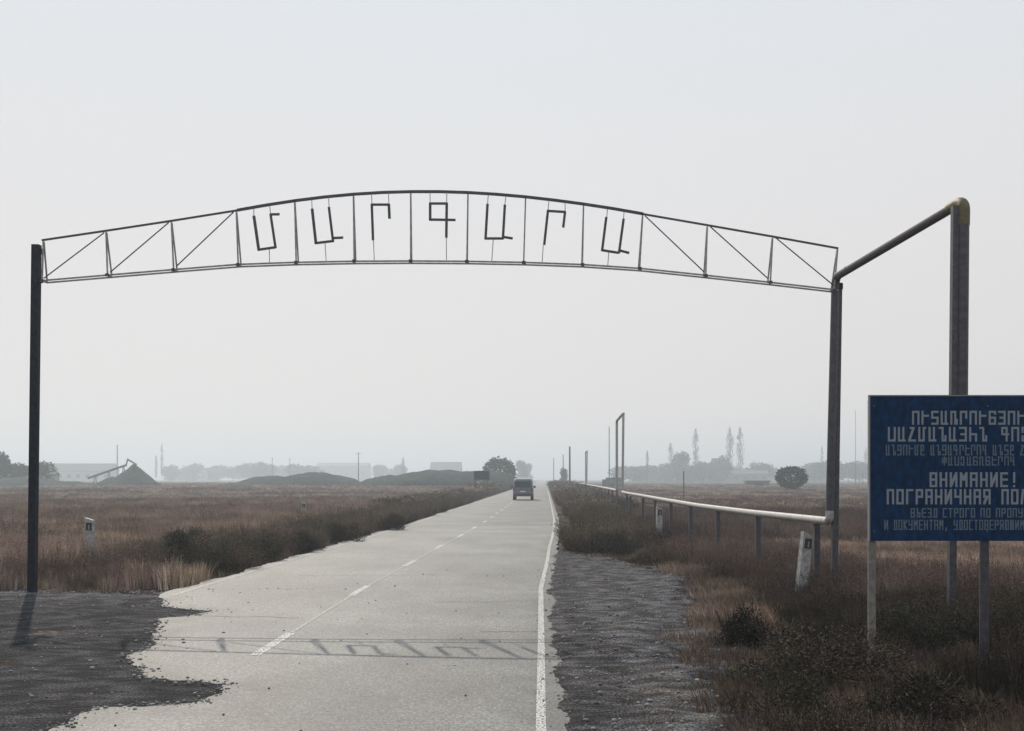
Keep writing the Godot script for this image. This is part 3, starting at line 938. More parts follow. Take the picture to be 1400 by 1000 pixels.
func build_pipeline() -> void:
	var g := thing("gas_pipeline", Vector3(), "grey gas pipe on short posts along the right roadside, rising into tall crossing loops", "pipeline")
	var low := 1.18
	var r := 0.068
	# nearest loop, over the side track, its far leg beside the right gate post
	var s := Shape.new()
	s.tube(rounded([Vector3(10.5, 1.42, -14.3), Vector3(5.84, 1.42, -14.25), Vector3(5.87, 5.2, -14.25)], 0.2), r + 0.002, 16)
	put("near_leg", s, M.leg, g)
	s = Shape.new()
	s.tube(rounded([Vector3(5.87, 5.19, -14.25), Vector3(5.875, 5.52, -14.25), Vector3(5.84, 5.50, -14.62)], 0.2, 8), r + 0.008, 16)
	put("elbow", s, M.yellow, g)
	s = Shape.new()
	s.tube(rounded([Vector3(5.842, 5.50, -14.6), Vector3(5.5, 5.33, -18.64), Vector3(5.40, 1.36, -18.64)], 0.16), r, 16)
	put("crossing_pipe", s, M.leg, g)
	s = Shape.new()
	var run := [[18.64, 5.40], [24, 5.2], [30, 5.1], [38, 5.18], [46, 5.4], [53, 5.65], [61, 6.15]]
	var line := [Vector3(5.40, 1.355, -18.64), Vector3(5.395, low, -18.64)]
	for q in run.slice(1):
		line.append(Vector3(q[1], low + 0.02 * sin(q[0]), -q[0]))
	line.append(Vector3(6.2, 5.5, -61.05))
	s.tube(rounded(line, 0.14), r, 14)
	put("roadside_pipe", s, M.pipe, g)
	s = Shape.new()
	s.tube(rounded([Vector3(6.2, 5.49, -61.0), Vector3(6.2, 5.55, -61.0), Vector3(6.5, 5.5, -68.0), Vector3(6.5, low, -68.0), Vector3(7.9, low, -100), Vector3(9.55, low, -140.0), Vector3(9.6, 5.5, -140.1), Vector3(9.95, 5.5, -148), Vector3(9.95, low, -148.1), Vector3(14.5, low, -280)], 0.16), r + 0.012, 12)
	put("far_pipe", s, M.pipe, g)
	# supports
	var sup := [[5.715, 14.28, 5.45], [9.2, 14.3, 1.4], [19.35, 0, 0], [23.3, 0, 0], [27.4, 0, 0], [31.4, 0, 0], [35.6, 0, 0], [40.2, 0, 0], [45.0, 0, 0], [50, 0, 0], [55.5, 0, 0]]
	for q in sup:
		var h := Shape.new()
		if q[2] > 0.0:
			h.beam(Vector3(q[0], -0.4, -q[1]), Vector3(q[0] + (0.06 if q[2] > 3 else 0.0), q[2] - (0.08 if q[2] < 3 else 0.0), -q[1]), 0.09, 0.09)
		else:
			var x := 5.3
			for i in run.size() - 1:
				if q[0] <= run[i + 1][0] and q[0] >= run[i][0]:
					x = lerpf(run[i][1], run[i + 1][1], (q[0] - run[i][0]) / (run[i + 1][0] - run[i][0]))
			h.beam(Vector3(x, -0.4, -q[0]), Vector3(x, low - r - 0.02, -q[0]), 0.1, 0.1)
			h.cube(x, low - r - 0.012, -q[0], 0.19, 0.014, 0.12)
		put("support_post", h, M.leg, g)
	for d in [68.0, 74.0, 80.0, 86.0, 93.0, 100.0, 107.0, 114.0, 122.0, 130.0, 140.0, 148.0]:
		var x := lerpf(6.5, 7.9, (d - 68) / 32.0) if d < 100 else lerpf(7.9, 9.55, (d - 100) / 40.0) if d <= 140 else 9.95
		var h := Shape.new()
		h.beam(Vector3(x, -0.4, -d), Vector3(x, low - r - 0.01, -d), 0.1, 0.1)
		put("support_post", h, M.leg, g)

# ---------------------------------------------------------------- the blue board
const GLYPHS := {
	"Ո": "06 00 40 46", "Ւ": "00 06|02 42", "Շ": "40 00 03 43 46 06", "Ա": "00 06 46|30 36", "Դ": "06 00 30 36|34 44 46", "Ր": "06 00 40 43", "Թ": "00 06 46 43 03|00 40 41", "Յ": "00 40 46 06|13 43",
	"Ն": "00 20 26 46 44", "Ս": "00 06 46 40", "Հ": "10 30 06 46", "Մ": "00 06 36 30 40", "Ի": "00 06|03 43 46", "Գ": "03 00 30 36|03 43", "Տ": "02 00 30 36 06 04", "Ց": "43 03 00 40 46 06",
	"Ը": "06 00 30 33 03|06 46", "Ե": "00 06 46|02 42", "Վ": "00 03 33|30 36 46", "Ձ": "40 00 03 43 46 06|33 44", "Ղ": "06 00 30 36 46", "Փ": "01 04 44 41 01|20 26",
	"В": "00 40 46 06 00|03 43", "Н": "00 06|40 46|03 43", "И": "00 06 40 46", "М": "06 00 23 40 46", "А": "06 00 40 46|03 43", "Е": "40 00 06 46|03 43", "!": "20 24|26 26", "П": "06 00 40 46", "О": "00 40 46 06 00",
	"Г": "06 00 40", "Р": "06 00 40 43 03", "Ч": "00 03 43|40 46", "Я": "46 40 00 03 43|23 06", "Л": "06 10 40 46", "С": "40 00 06 46", "Ъ": "00 10 16 46 43 13", "З": "00 40 46 06|13 43", "Д": "06 46|16 10 40 46",
	"Т": "00 40|20 26", "У": "00 03 43|40 46 06", "К": "00 06|40 03 46", "Ю": "00 06|03 13|10 40 46 16 10", "Щ": "00 06 46 40|20 26", "Ь": "00 06 46 43 03", ",": "25 17",
}

func write(im: Image, text: String, x0: float, y0: float, adv: float, high: float, gap: float, col: Color) -> void:
	var x := x0
	var pen := maxi(2, int(minf(adv, high * 0.62) * 0.24))
	for ch in text:
		if ch == " ":
			x += gap
			continue
		var w := adv * 0.78 - pen
		for stroke in GLYPHS[ch].split("|"):
			var pts = stroke.split(" ")
			for i in maxi(pts.size() - 1, 1):
				var a := Vector2(x + w * float(pts[i][0]) / 4.0, y0 + (high - pen) * float(pts[i][1]) / 6.0)
				var k := mini(i + 1, pts.size() - 1)
				var b := Vector2(x + w * float(pts[k][0]) / 4.0, y0 + (high - pen) * float(pts[k][1]) / 6.0)
				var cuts := int(a.distance_to(b)) + 1
				for j in cuts + 1:
					var q := a.lerp(b, float(j) / cuts)
					im.fill_rect(Rect2i(int(q.x), int(q.y), pen, pen), col)
		x += adv

func build_board() -> void:
	var k := 5.0
	var im := Image.create(1420, 990, false, Image.FORMAT_RGB8)
	var blue := lin(0.0055, 0.028, 0.078)
	im.fill(blue)
	var dust := FastNoiseLite.new()
	dust.frequency = 0.02
	dust.fractal_octaves = 4
	for y in range(0, 990, 3):
		for x in range(0, 1420, 3):
			var f := 1.0 + 0.32 * dust.get_noise_2d(x, y * 0.5)
			im.fill_rect(Rect2i(x, y, 3, 3), Color(blue.r * f, blue.g * f, blue.b * f))
	var white := lin(0.25, 0.265, 0.29)
	var dim := lin(0.12, 0.155, 0.185)
	write(im, "ՈՒՇԱԴՐՈՒԹՅՈՒՆ", 57 * k, 20 * k, 13.1 * k, 19 * k, 0, white)
	write(im, "ՍԱՀՄԱՆԱՅԻՆ ԳՈՏԻ", 24 * k, 42 * k, 13.9 * k, 20 * k, 16 * k, white)
	write(im, "ԱՆՑՈՒՄԸ ԱՆՑԱԳՐԵՐՈՎ ԱՆՁԸ ՀԱՍՏԱՏՈՂ", 21 * k, 66.5 * k, 7.9 * k, 14.5 * k, 6 * k, dim)
	write(im, "ՓԱՍՏԱԹՂԹԵՐՈՎ", 98 * k, 82.5 * k, 8.5 * k, 12.5 * k, 6 * k, dim)
	write(im, "ВНИМАНИЕ!", 81 * k, 104 * k, 13.8 * k, 20.5 * k, 0, white)
	write(im, "ПОГРАНИЧНАЯ ПОЛОСА", 22.5 * k, 127 * k, 13.2 * k, 21 * k, 11.5 * k, white)
	write(im, "ВЪЕЗД СТРОГО ПО ПРОПУСКАМ", 55 * k, 153 * k, 7.7 * k, 13 * k, 5.5 * k, dim)
	write(im, "И ДОКУМЕНТАМ, УДОСТОВЕРЯЮЩИМ ЛИЧНОСТЬ", 19 * k, 169 * k, 7.0 * k, 14 * k, 5.5 * k, dim)
	var face := StandardMaterial3D.new()
	face.albedo_texture = ImageTexture.create_from_image(im)
	face.roughness = 0.7
	face.metallic_specular = 0.12
	face.cull_mode = BaseMaterial3D.CULL_DISABLED
	var d := 11.18
	var u := d / 1500.0
	var x0 := (1190 - 700) * u; var x1 := x0 + 284 * u
	var y1 := 1.9 + (655 - 542) * u; var y0 := 1.9 - (740 - 655) * u
	var g := thing("warning_board", Vector3((x0 + x1) / 2, 0, -d), "dark blue border zone notice board with Armenian and Russian lettering", "sign")
	var w := x1 - x0
	var h := y1 - y0
	var q := ArrayMesh.new()
	var arr := []
	arr.resize(Mesh.ARRAY_MAX)
	arr[Mesh.ARRAY_VERTEX] = PackedVector3Array([Vector3(-w / 2, y1, 0.004), Vector3(w / 2, y1, 0.004), Vector3(w / 2, y0, 0.004), Vector3(-w / 2, y0, 0.004)])
	arr[Mesh.ARRAY_NORMAL] = PackedVector3Array([Vector3(0, 0, 1), Vector3(0, 0, 1), Vector3(0, 0, 1), Vector3(0, 0, 1)])
	arr[Mesh.ARRAY_TEX_UV] = PackedVector2Array([Vector2(0, 0), Vector2(1, 0), Vector2(1, 1), Vector2(0, 1)])
	arr[Mesh.ARRAY_INDEX] = PackedInt32Array([0, 1, 2, 0, 2, 3])
	q.add_surface_from_arrays(Mesh.PRIMITIVE_TRIANGLES, arr)
	var s := Shape.new()
	s.cube(0, (y0 + y1) / 2, -0.012, w - 0.004, h - 0.004, 0.024)
	var panel := put("panel", s, M.board_back, g)
	put("printed_face", q, face, panel)
	for bx in [-w / 2 + 0.038, (1350 - 1332) * u, w / 2 - 0.04]:
		for by in [y0 + 0.1, y1 - 0.1]:
			s = Shape.new()
			s.tube([Vector3(bx, by, 0.0), Vector3(bx, by, 0.012)], 0.011, 8)
			put("bolt", s, M.leg, panel)
	s = Shape.new()
	s.cube(0, y1 + 0.006, -0.01, w + 0.03, 0.012, 0.04)
	s.cube(-w / 2 - 0.008, (y0 + y1) / 2, -0.01, 0.012, h, 0.04)
	s.cube(w / 2 + 0.008, (y0 + y1) / 2, -0.01, 0.012, h, 0.04)
	put("frame", s, M.frame, g)
	for x in [-w / 2 + 0.038, 1342.0, w / 2 - 0.04]:
		var xx: float = x if x < 100 else (1350 - 1332) * u
		s = Shape.new()
		var mid := absf(xx) < 0.5
		s.tube([Vector3(xx, -0.4, -0.07), Vector3(xx, y1 - 0.04, -0.07)], 0.048 if mid else 0.04, 12)
		put("post", s, M.leg if mid else M.signpost, g)

# ---------------------------------------------------------------- marker posts
func marker(x: float, d: float, tilt: float, turn: float, label: String, high := 1.05) -> void:
	var o := thing("marker_post", spot(x, d), label, "marker post", "white roadside marker posts", turn)
	o.rotation.z = tilt
	var s := Shape.new()
	var w := 0.19; var t := 0.1
	# body with a slanted top
	var f := [Vector3(-w / 2, -0.2, t / 2), Vector3(w / 2, -0.2, t / 2), Vector3(w / 2, high - 0.06, t / 2), Vector3(-w / 2, high, t / 2)]
	var b := []
	for p in f:
		b.append(p - Vector3(0, 0, t))
	s.quad(f[0], f[1], f[2], f[3], Vector3(0, 0, 1))
	s.quad(b[0], b[1], b[2], b[3], Vector3(0, 0, -1))
	for i in 4:
		var j := (i + 1) % 4
		s.quad(f[i], f[j], b[j], b[i], (f[i] + f[j]) / 2.0 - Vector3(0, high / 2, 0))
	put("body", s, M.white, o)
	s = Shape.new()
	s.cube(0.01, high - 0.2, 0, w * 0.72, 0.17, t + 0.012)
	put("black_band", s, M.black, o)
	s = Shape.new()
	s.cube(0.015, high - 0.215, 0, 0.032, 0.1, t + 0.02)
	put("reflector", s, M.reflector, o)

# ---------------------------------------------------------------- minivan seen from behind
func build_van() -> void:
	var d := 97.0
	var x := (715.0 - 700.0) / 1500.0 * d
	var o := thing("minivan", Vector3(x, 0.004, -d), "grey blue minivan driving away in the right lane", "minivan", "", 0.03 * -1.0)
	# stations from the rear (z = 0) to the nose (z negative)
	var st := [[0.02, 0.42, 0.80, 0.80, 0.70, 1.02, 1.72], [-0.04, 0.36, 0.86, 0.87, 0.74, 1.04, 1.86], [-0.3, 0.34, 0.88, 0.90, 0.77, 1.05, 1.93], [-1.6, 0.32, 0.89, 0.91, 0.79, 1.05, 1.96], [-2.7, 0.32, 0.89, 0.91, 0.76, 1.04, 1.92], [-3.45, 0.33, 0.88, 0.90, 0.70, 1.02, 1.28], [-4.15, 0.36, 0.84, 0.86, 0.62, 0.92, 1.05], [-4.4, 0.45, 0.72, 0.74, 0.55, 0.75, 0.85]]
	var rings := []
	for q in st:
		rings.append([Vector3(-q[2], q[1], q[0]), Vector3(-q[3], q[1] + 0.22, q[0]), Vector3(-q[3], q[5], q[0]), Vector3(-q[4] - 0.03, q[6] - 0.12, q[0]), Vector3(-q[4] + 0.1, q[6], q[0]), Vector3(q[4] - 0.1, q[6], q[0]), Vector3(q[4] + 0.03, q[6] - 0.12, q[0]), Vector3(q[3], q[5], q[0]), Vector3(q[3], q[1] + 0.22, q[0]), Vector3(q[2], q[1], q[0])])
	var s := Shape.new()
	for i in rings.size() - 1:
		for k in 10:
			var k2 := (k + 1) % 10
			var a: Vector3 = rings[i][k]; var b: Vector3 = rings[i][k2]; var e: Vector3 = rings[i + 1][k2]; var f: Vector3 = rings[i + 1][k]
			s.quad(a, b, e, f, (a + b + e + f) / 4.0 - Vector3(0, 1.0, a.z))
	for w in [0, rings.size() - 1]:
		var cc := Vector3(0, 1.0, rings[w][0].z)
		var nn := Vector3(0, 0, 1 if w == 0 else -1)
		for k in 10:
			s.tri3(cc, rings[w][k], rings[w][(k + 1) % 10], nn, nn, nn)
	put("body", s, M.van, o)
	s = Shape.new()
	s.quad(Vector3(-0.70, 1.12, 0.026), Vector3(0.70, 1.12, 0.026), Vector3(0.66, 1.66, 0.026), Vector3(-0.66, 1.66, 0.026), Vector3(0, 0, 1))
	put("rear_window", s, M.pane, o)
	for sg in [-1.0, 1.0]:
		s = Shape.new()
		s.cube(sg * 0.755, 0.98, 0.0, 0.1, 0.34, 0.08)
		put("tail_light", s, M.lamp_red, o)
		s = Shape.new()
		s.cube(sg * 1.0, 1.16, -3.1, 0.19, 0.2, 0.1)
		s.cube(sg * 0.915, 1.10, -3.1, 0.06, 0.05, 0.06)
		put("wing_mirror", s, M.bumper, o)
		s = Shape.new()
		for z in [[-0.4, -1.35], [-1.5, -2.6]]:
			s.quad(Vector3(sg * 0.90, 1.12, z[0]), Vector3(sg * 0.90, 1.12, z[1]), Vector3(sg * 0.83, 1.7, z[1]), Vector3(sg * 0.83, 1.7, z[0]), Vector3(sg, 0, 0))
		put("side_window", s, M.pane, o)
		for z in [-0.85, -3.55]:
			s = Shape.new()
			s.tube([Vector3(sg * 0.9, 0.32, z), Vector3(sg * 0.66, 0.32, z)], 0.32, 18)
			var wh := put("wheel", s, M.tyre, o)
			s = Shape.new()
			s.tube([Vector3(sg * 0.91, 0.32, z), Vector3(sg * 0.87, 0.32, z)], 0.19, 14)
			put("rim", s, M.rim, wh)
	s = Shape.new()
	s.soft_box(Transform3D(Basis(), Vector3(0, 0.5, 0.04)), Vector3(1.7, 0.22, 0.16), 0.03)
	put("rear_bumper", s, M.bumper, o)
	s = Shape.new()
	s.cube(0, 0.78, 0.03, 0.5, 0.11, 0.012)
	put("number_plate", s, M.plate, o)
	s = Shape.new()
	s.cube(0, 0.92, 0.035, 0.9, 0.05, 0.03)
	put("tailgate_handle", s, M.bumper, o)

# ---------------------------------------------------------------- far things
var crowns := []
var poplar_crowns := []
var balls := []
var trunks := []

func make_tree_kit() -> void:
	for v in 4:
		var s := Shape.new()
		var lobes := []
		for i in 9:
			var a := rng.randf() * TAU
			var y := rng.randf_range(0.15, 0.85)
			var rr := sin(PI * clampf(y, 0.1, 0.9)) * rng.randf_range(0.15, 0.34)
			lobes.append([Vector3(cos(a) * rr, y, sin(a) * rr), rng.randf_range(0.17, 0.28)])
		for i in 2400:
			var l = lobes[rng.randi() % 9]
			var dir := Vector3(rng.randfn(), rng.randfn(), rng.randfn()).normalized()
			var p: Vector3 = l[0] + dir * l[1] * pow(rng.randf(), 0.4)
			var k := rng.randf_range(0.6, 1.3)
			s.tint = Color(k, k, k)
			s.leaf(p, (dir + Vector3(rng.randfn(), rng.randfn(), rng.randfn()) * 0.6).normalized(), rng.randf_range(0.05, 0.1), 0.055, Vector3(rng.randfn(), rng.randfn(), rng.randfn()).normalized())
		crowns.append(s.mesh())
		s = Shape.new()
		for i in 2600:   # ball: an even dome of leaves
			var dir := Vector3(rng.randfn(), rng.randfn(), rng.randfn()).normalized()
			var lump := 0.86 + 0.22 * wide_noise.get_noise_3dv(dir * 160.0 + Vector3(v * 50, 0, 0))
			var p := dir * 0.5 * lump * pow(rng.randf(), 0.22)
			var k := rng.randf_range(0.6, 1.3)
			s.tint = Color(k, k, k)
			s.leaf(Vector3(p.x, p.y + 0.5, p.z), (dir + Vector3(rng.randfn(), rng.randfn(), rng.randfn()) * 0.5).normalized(), rng.randf_range(0.04, 0.09), 0.06, Vector3(rng.randfn(), rng.randfn(), rng.randfn()).normalized())
		balls.append(s.mesh())
		s = Shape.new()
		for i in 420:   # poplar: steep twigs round a straight stem
			var y := rng.randf_range(0.06, 0.98)
			var wide := 0.42 * smoothstep(0.02, 0.25, y) * (1.0 - 0.75 * smoothstep(0.75, 1.0, y)) * rng.randf_range(0.1, 1.0)
			var a := rng.randf() * TAU
			var p := Vector3(cos(a) * wide * 0.7, y, sin(a) * wide * 0.7)
			var k := rng.randf_range(0.7, 1.2)
			s.tint = Color(k, k, k)
			s.leaf(p, Vector3(cos(a) * 0.14, 1.0, sin(a) * 0.14), rng.randf_range(0.03, 0.1), 0.05, Vector3(rng.randfn(), 0.1, rng.randfn()).normalized())
		poplar_crowns.append(s.mesh())
		s = Shape.new()
		s.tube([Vector3(0, -0.03, 0), Vector3(0.01, 0.2, 0), Vector3(-0.01, 0.5, 0.01), Vector3(0, 0.9, 0)], [0.035, 0.026, 0.018, 0.006], 7)
		for i in 5:
			var a := TAU * i / 5.0 + v
			var y := 0.22 + 0.09 * i
			s.tube([Vector3(0, y, 0), Vector3(cos(a) * 0.14, y + 0.14, sin(a) * 0.14), Vector3(cos(a) * 0.24, y + 0.33, sin(a) * 0.24)], [0.013, 0.009, 0.004], 5)
		trunks.append(s.mesh())

var crown_mats := {}

func tree(px: float, d: float, wide: float, high: float, label: String, group := "", lift := 0.12, color := Color(0.06, 0.065, 0.04), poplar := false, ball := false) -> void:
	if d > 380.0 and not poplar:
		d *= 1.5; wide *= 1.5; high *= 1.45
	var x := (px - 700.0) / 1500.0 * d
	var o := thing("poplar_tree" if poplar else "round_tree", spot(x, d), label, "tree", group, rng.randf() * TAU)
	var v := rng.randi() % 4
	var t := put("trunk", trunks[v], M.bark, o)
	t.scale = Vector3(minf(wide, high) * (0.45 if poplar else 1.0), high * 0.97, minf(wide, high) * (0.45 if poplar else 1.0))
	var key := color.to_html()
	if not crown_mats.has(key):
		var m := mat(color.linear_to_srgb(), 0.9, 0.0, true)
		m.backlight_enabled = true
		m.backlight = Color(0.3, 0.3, 0.28)
		crown_mats[key] = m
	var c := put("crown", (poplar_crowns if poplar else balls if ball else crowns)[v], crown_mats[key], o)
	c.scale = Vector3(wide * (1.0 if poplar else 1.15), high * (1.0 - lift), wide * (1.0 if poplar else 1.15))
	c.position.y = high * lift

func mound(called: String, px: float, d: float, bumps: Array, label: String) -> void:
	# bumps: [x offset, z offset, radius x, radius z, height, sharpness]
	var ns := FastNoiseLite.new()
	ns.seed = int(px)
	ns.frequency = 0.22
	ns.fractal_octaves = 4
	var lo := 1e9; var hi := -1e9
	for b in bumps:
		lo = minf(lo, b[0] - b[2]); hi = maxf(hi, b[0] + b[2])
	var x0 := (px - 700.0) / 1500.0 * d
	var height := func(x: float, dd: float) -> float:
		var h := -0.5
		for b in bumps:
			var q := Vector2((x - b[0]) / b[2], (dd + b[1]) / b[3]).length()
			h = maxf(h, b[4] * pow(maxf(0.0, 1.0 - (q if b[5] > 0.75 else q * q)), b[5]) if q < 1.0 else -0.5)
		return h + ns.get_noise_2d(x, dd) * 0.35 * clampf(h, 0.0, 1.0)
	var white := func(_x: float, _d: float) -> Color: return Color(1, 1, 1)
	var m := sheet(steps(lo, hi, lo, hi, (hi - lo) / 90.0, 1.0), steps(-14, 14, -14, 14, 0.4, 1.0), height, white)
	var o := put(called, m, M.heap)
	o.position = spot(x0, d)
	tag(o, label, "mound", "spoil heaps in the left field")

func house(called: String, px: float, d: float, w: float, wall: float, ridge: float, deep: float, label: String, cat: String, windows: int, wall_mat: Material, group := "", flat := false) -> void:
	if d > 380.0:
		d *= 1.6; w *= 1.6; wall *= 1.5; ridge *= 1.5; deep *= 1.5
	var x := (px - 700.0) / 1500.0 * d
	var o := thing(called, spot(x, d), label, cat, group)
	var s := Shape.new()
	s.cube(0, wall / 2 - 0.3, 0, w, wall + 0.6, deep)
	if not flat:
		for sg in [-1.0, 1.0]:
			s.tri3(Vector3(sg * w / 2, wall, -deep / 2), Vector3(sg * w / 2, wall, deep / 2), Vector3(sg * w / 2, ridge - 0.05, 0), Vector3(sg, 0, 0), Vector3(sg, 0, 0), Vector3(sg, 0, 0))
	put("wall", s, wall_mat, o)
	s = Shape.new()
	if flat:
		s.cube(0, wall + 0.17, 0, w + 0.5, 0.3, deep + 0.5)
	else:
		for sg in [-1.0, 1.0]:
			var a := Vector3(0, ridge, 0); var b := Vector3(0, wall - 0.15, sg * (deep / 2 + 0.4))
			var y := (b - a).normalized()
			var nn := y.cross(Vector3.RIGHT)
			s.box(Transform3D(Basis(Vector3.RIGHT, y, Vector3.RIGHT.cross(y)), (a + b) / 2 + Vector3(0, 0.12, 0)), Vector3(w + 0.8, a.distance_to(b), 0.18))
	put("roof", s, M.roof, o)
	for i in windows:
		var xx := -w / 2 + w * (i + 0.5) / windows
		s = Shape.new()
		s.cube(xx, wall * 0.55, deep / 2 + 0.02, w / windows * 0.42, wall * 0.34, 0.06)
		put("window", s, M.pane, o)

func pole(px: float, d: float, high: float, label: String, arms := 1, r := 0.13, called := "utility_pole", cat := "pole", group := "poles on the horizon") -> void:
	var x := (px - 700.0) / 1500.0 * d
	var o := thing(called, spot(x, d), label, cat, group)
	var s := Shape.new()
	s.tube([Vector3(0, -0.4, 0), Vector3(0, high, 0)], [r, r * 0.7], 10)
	put("shaft", s, M.concrete, o)
	for i in arms:
		s = Shape.new()
		s.cube(0, high - 0.35 - 0.7 * i, 0.12, 1.5, 0.09, 0.09)
		put("crossarm", s, M.concrete, o)
		for xx in [-0.65, 0.65]:
			s = Shape.new()
			s.tube([Vector3(xx, high - 0.31 - 0.7 * i, 0.12), Vector3(xx, high - 0.12 - 0.7 * i, 0.12)], 0.05, 8)
			put("insulator", s, M.white, o)

func build_far() -> void:
	make_tree_kit()
	mound("earth_mound", 183, 220, [[0, 0, 5.6, 8, 5.0, 0.95], [-4.2, 0, 4.5, 7, 2.4, 0.8]], "steep pointed spoil heap with a loading conveyor behind its top")
	mound("earth_mound", 405, 222, [[4, 0, 9.5, 9, 3.1, 0.7], [-4, 0, 10, 8, 2.4, 0.7], [9, 0, 5, 8, 2.2, 0.7], [-8.5, 0, 7, 7, 1.5, 0.7]], "long low spoil heap in the middle of the left field")
	mound("earth_mound", 590, 205, [[1, 0, 11, 10, 3.5, 0.5], [-7, 0, 8, 9, 2.5, 0.7], [9, 0, 9, 9, 3.5, 0.5]], "broad flat topped spoil heap nearest the road on the left")
	mound("earth_mound", 62, 225, [[-4, 0, 9, 8, 2.4, 0.6], [4, 0, 7, 8, 1.6, 0.7]], "low heap just right of the left gate post")
	# trees on the left
	var green := Color(0.05, 0.058, 0.036)
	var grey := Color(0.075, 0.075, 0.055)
	tree(6, 235, 5.5, 8.3, "tree at the far left edge of the field, highest crown there", "", 0.1, green)
	tree(27, 240, 5.0, 5.4, "low dark tree left of the left gate post", "", 0.05, green)
	tree(60, 250, 5.5, 5.6, "low dark tree right behind the left gate post", "", 0.05, green)
	var rows := [[78, 4.6], [255, 8.5], [272, 9.5], [290, 8.2], [318, 7.0], [340, 7.5], [380, 8.6], [408, 7.4], [418, 7.0], [520, 7.4], [545, 8.2], [232, 7.4], [300, 7.2], [362, 7.2]]
	for q in rows:
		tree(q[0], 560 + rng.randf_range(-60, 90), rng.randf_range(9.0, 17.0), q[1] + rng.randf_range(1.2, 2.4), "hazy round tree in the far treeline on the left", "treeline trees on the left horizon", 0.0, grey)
	tree(683, 240, 6.8, 6.8, "large round tree left of the road, beyond the van", "", 0.04, green, false, true)
	tree(712, 420, 5.0, 8.5, "pale hazy tree just above the van", "", 0.08, grey)
	tree(722, 470, 5.0, 8.0, "pale hazy tree above the van's right side", "", 0.08, grey)
	tree(770, 330, 3.0, 5.2, "hazy bushy tree where the road vanishes", "", 0.05, grey)
	# right
	tree(1082, 172, 4.6, 4.1, "lone dark ball shaped tree in the right field, left of the gate post", "", 0.05, Color(0.04, 0.042, 0.04), false, true)
	tree(911, 420, 10, 7.5, "hazy round tree left of the tallest crowns on the right", "", 0.05, grey)
	tree(932, 400, 7.5, 11.3, "tall round tree left of the lone poplar", "", 0.05, green)
	tree(961, 430, 6, 9.0, "small tree between the lone poplar and the broad tree", "", 0.05, grey)
	tree(984, 410, 8.5, 11.0, "broad round tree left of the pair of poplars", "", 0.05, green)
	for q in [[875, 6.0], [893, 6.5], [925, 5.5], [950, 6.2], [970, 6.3], [1004, 6.4], [1020, 6.5], [1036, 7.2], [1052, 6.4], [1105, 7.5], [1118, 7.8], [1130, 7.2], [1160, 6.5], [1176, 7.2], [860, 5.5], [1195, 7.0], [1230, 7], [1290, 7], [1350, 7], [1390, 7.5]]:
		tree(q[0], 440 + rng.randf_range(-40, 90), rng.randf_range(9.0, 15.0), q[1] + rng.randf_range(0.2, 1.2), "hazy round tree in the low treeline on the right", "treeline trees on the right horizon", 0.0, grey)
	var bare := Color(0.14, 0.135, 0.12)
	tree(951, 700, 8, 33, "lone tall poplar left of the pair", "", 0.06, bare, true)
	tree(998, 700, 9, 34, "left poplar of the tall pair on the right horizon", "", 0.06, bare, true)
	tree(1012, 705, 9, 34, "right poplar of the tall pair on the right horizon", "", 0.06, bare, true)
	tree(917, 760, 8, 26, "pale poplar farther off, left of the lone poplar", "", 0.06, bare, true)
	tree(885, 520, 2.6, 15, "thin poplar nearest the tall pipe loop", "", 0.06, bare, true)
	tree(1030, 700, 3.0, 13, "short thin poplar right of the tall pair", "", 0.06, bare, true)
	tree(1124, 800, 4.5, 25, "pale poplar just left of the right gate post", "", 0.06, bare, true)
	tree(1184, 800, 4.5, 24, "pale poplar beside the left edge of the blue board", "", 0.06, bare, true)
	tree(221, 700, 3.4, 24, "thin poplar right of the pointed heap", "", 0.06, bare, true)
	tree(213, 720, 3.4, 17, "shorter poplar right of the pointed heap", "", 0.06, bare, true)
	tree(551, 640, 4, 14, "slim poplar between the two long heaps", "", 0.06, bare, true)
	# buildings
	house("long_shed", 113, 430, 25, 4.4, 7.6, 10, "long pale shed with grey roof behind the pointed heap", "building", 7, M.plaster)
	house("white_hut", 74, 245, 0.9, 2.9, 3.2, 1.2, "tiny white hut right of the left gate post", "building", 1, M.plaster)
	house("low_white_house", 238, 560, 6.5, 4.6, 6.5, 6, "white house left of the three right of the pointed heap", "building", 3, M.plaster)
	house("low_white_house", 264, 570, 3.6, 4.4, 6.0, 6, "smallest middle white house right of the pointed heap", "building", 2, M.plaster)
	house("low_white_house", 277, 560, 3.6, 4.4, 6.0, 6, "white house right of the three right of the pointed heap", "building", 2, M.plaster)
	house("factory_hall", 470, 720, 33, 10.0, 12.4, 24, "large hazy hall above the long low heap", "building", 9, M.concrete)
	house("gabled_barn", 610, 480, 13, 5.0, 9.0, 16, "hazy barn roof showing over the flat topped heap", "building", 3, M.concrete)
	house("concrete_block_wall", 206, 215, 3.1, 0.75, 0.8, 0.6, "low white concrete wall at the foot of the pointed heap", "wall", 0, M.plaster, "", true)
	house("low_shed", 1010, 400, 20, 3.2, 4.4, 8, "long low hazy shed under the pair of poplars", "building", 6, M.concrete)
	house("flat_roofed_hut", 1035, 260, 5, 1.2, 1.3, 4, "low grey hut in the right field", "building", 1, M.concrete, "", true)
	# loading conveyor
	var cx := (168.0 - 700.0) / 1500.0 * 235.0
	var o := thing("loading_conveyor", spot(cx, 235), "sloping conveyor rising to the top of the pointed heap", "conveyor")
	var s := Shape.new()
	s.beam(Vector3(-7.5, 2.1, 0), Vector3(0.6, 4.9, 0), 0.35, 0.9)
	put("boom", s, M.concrete, o)
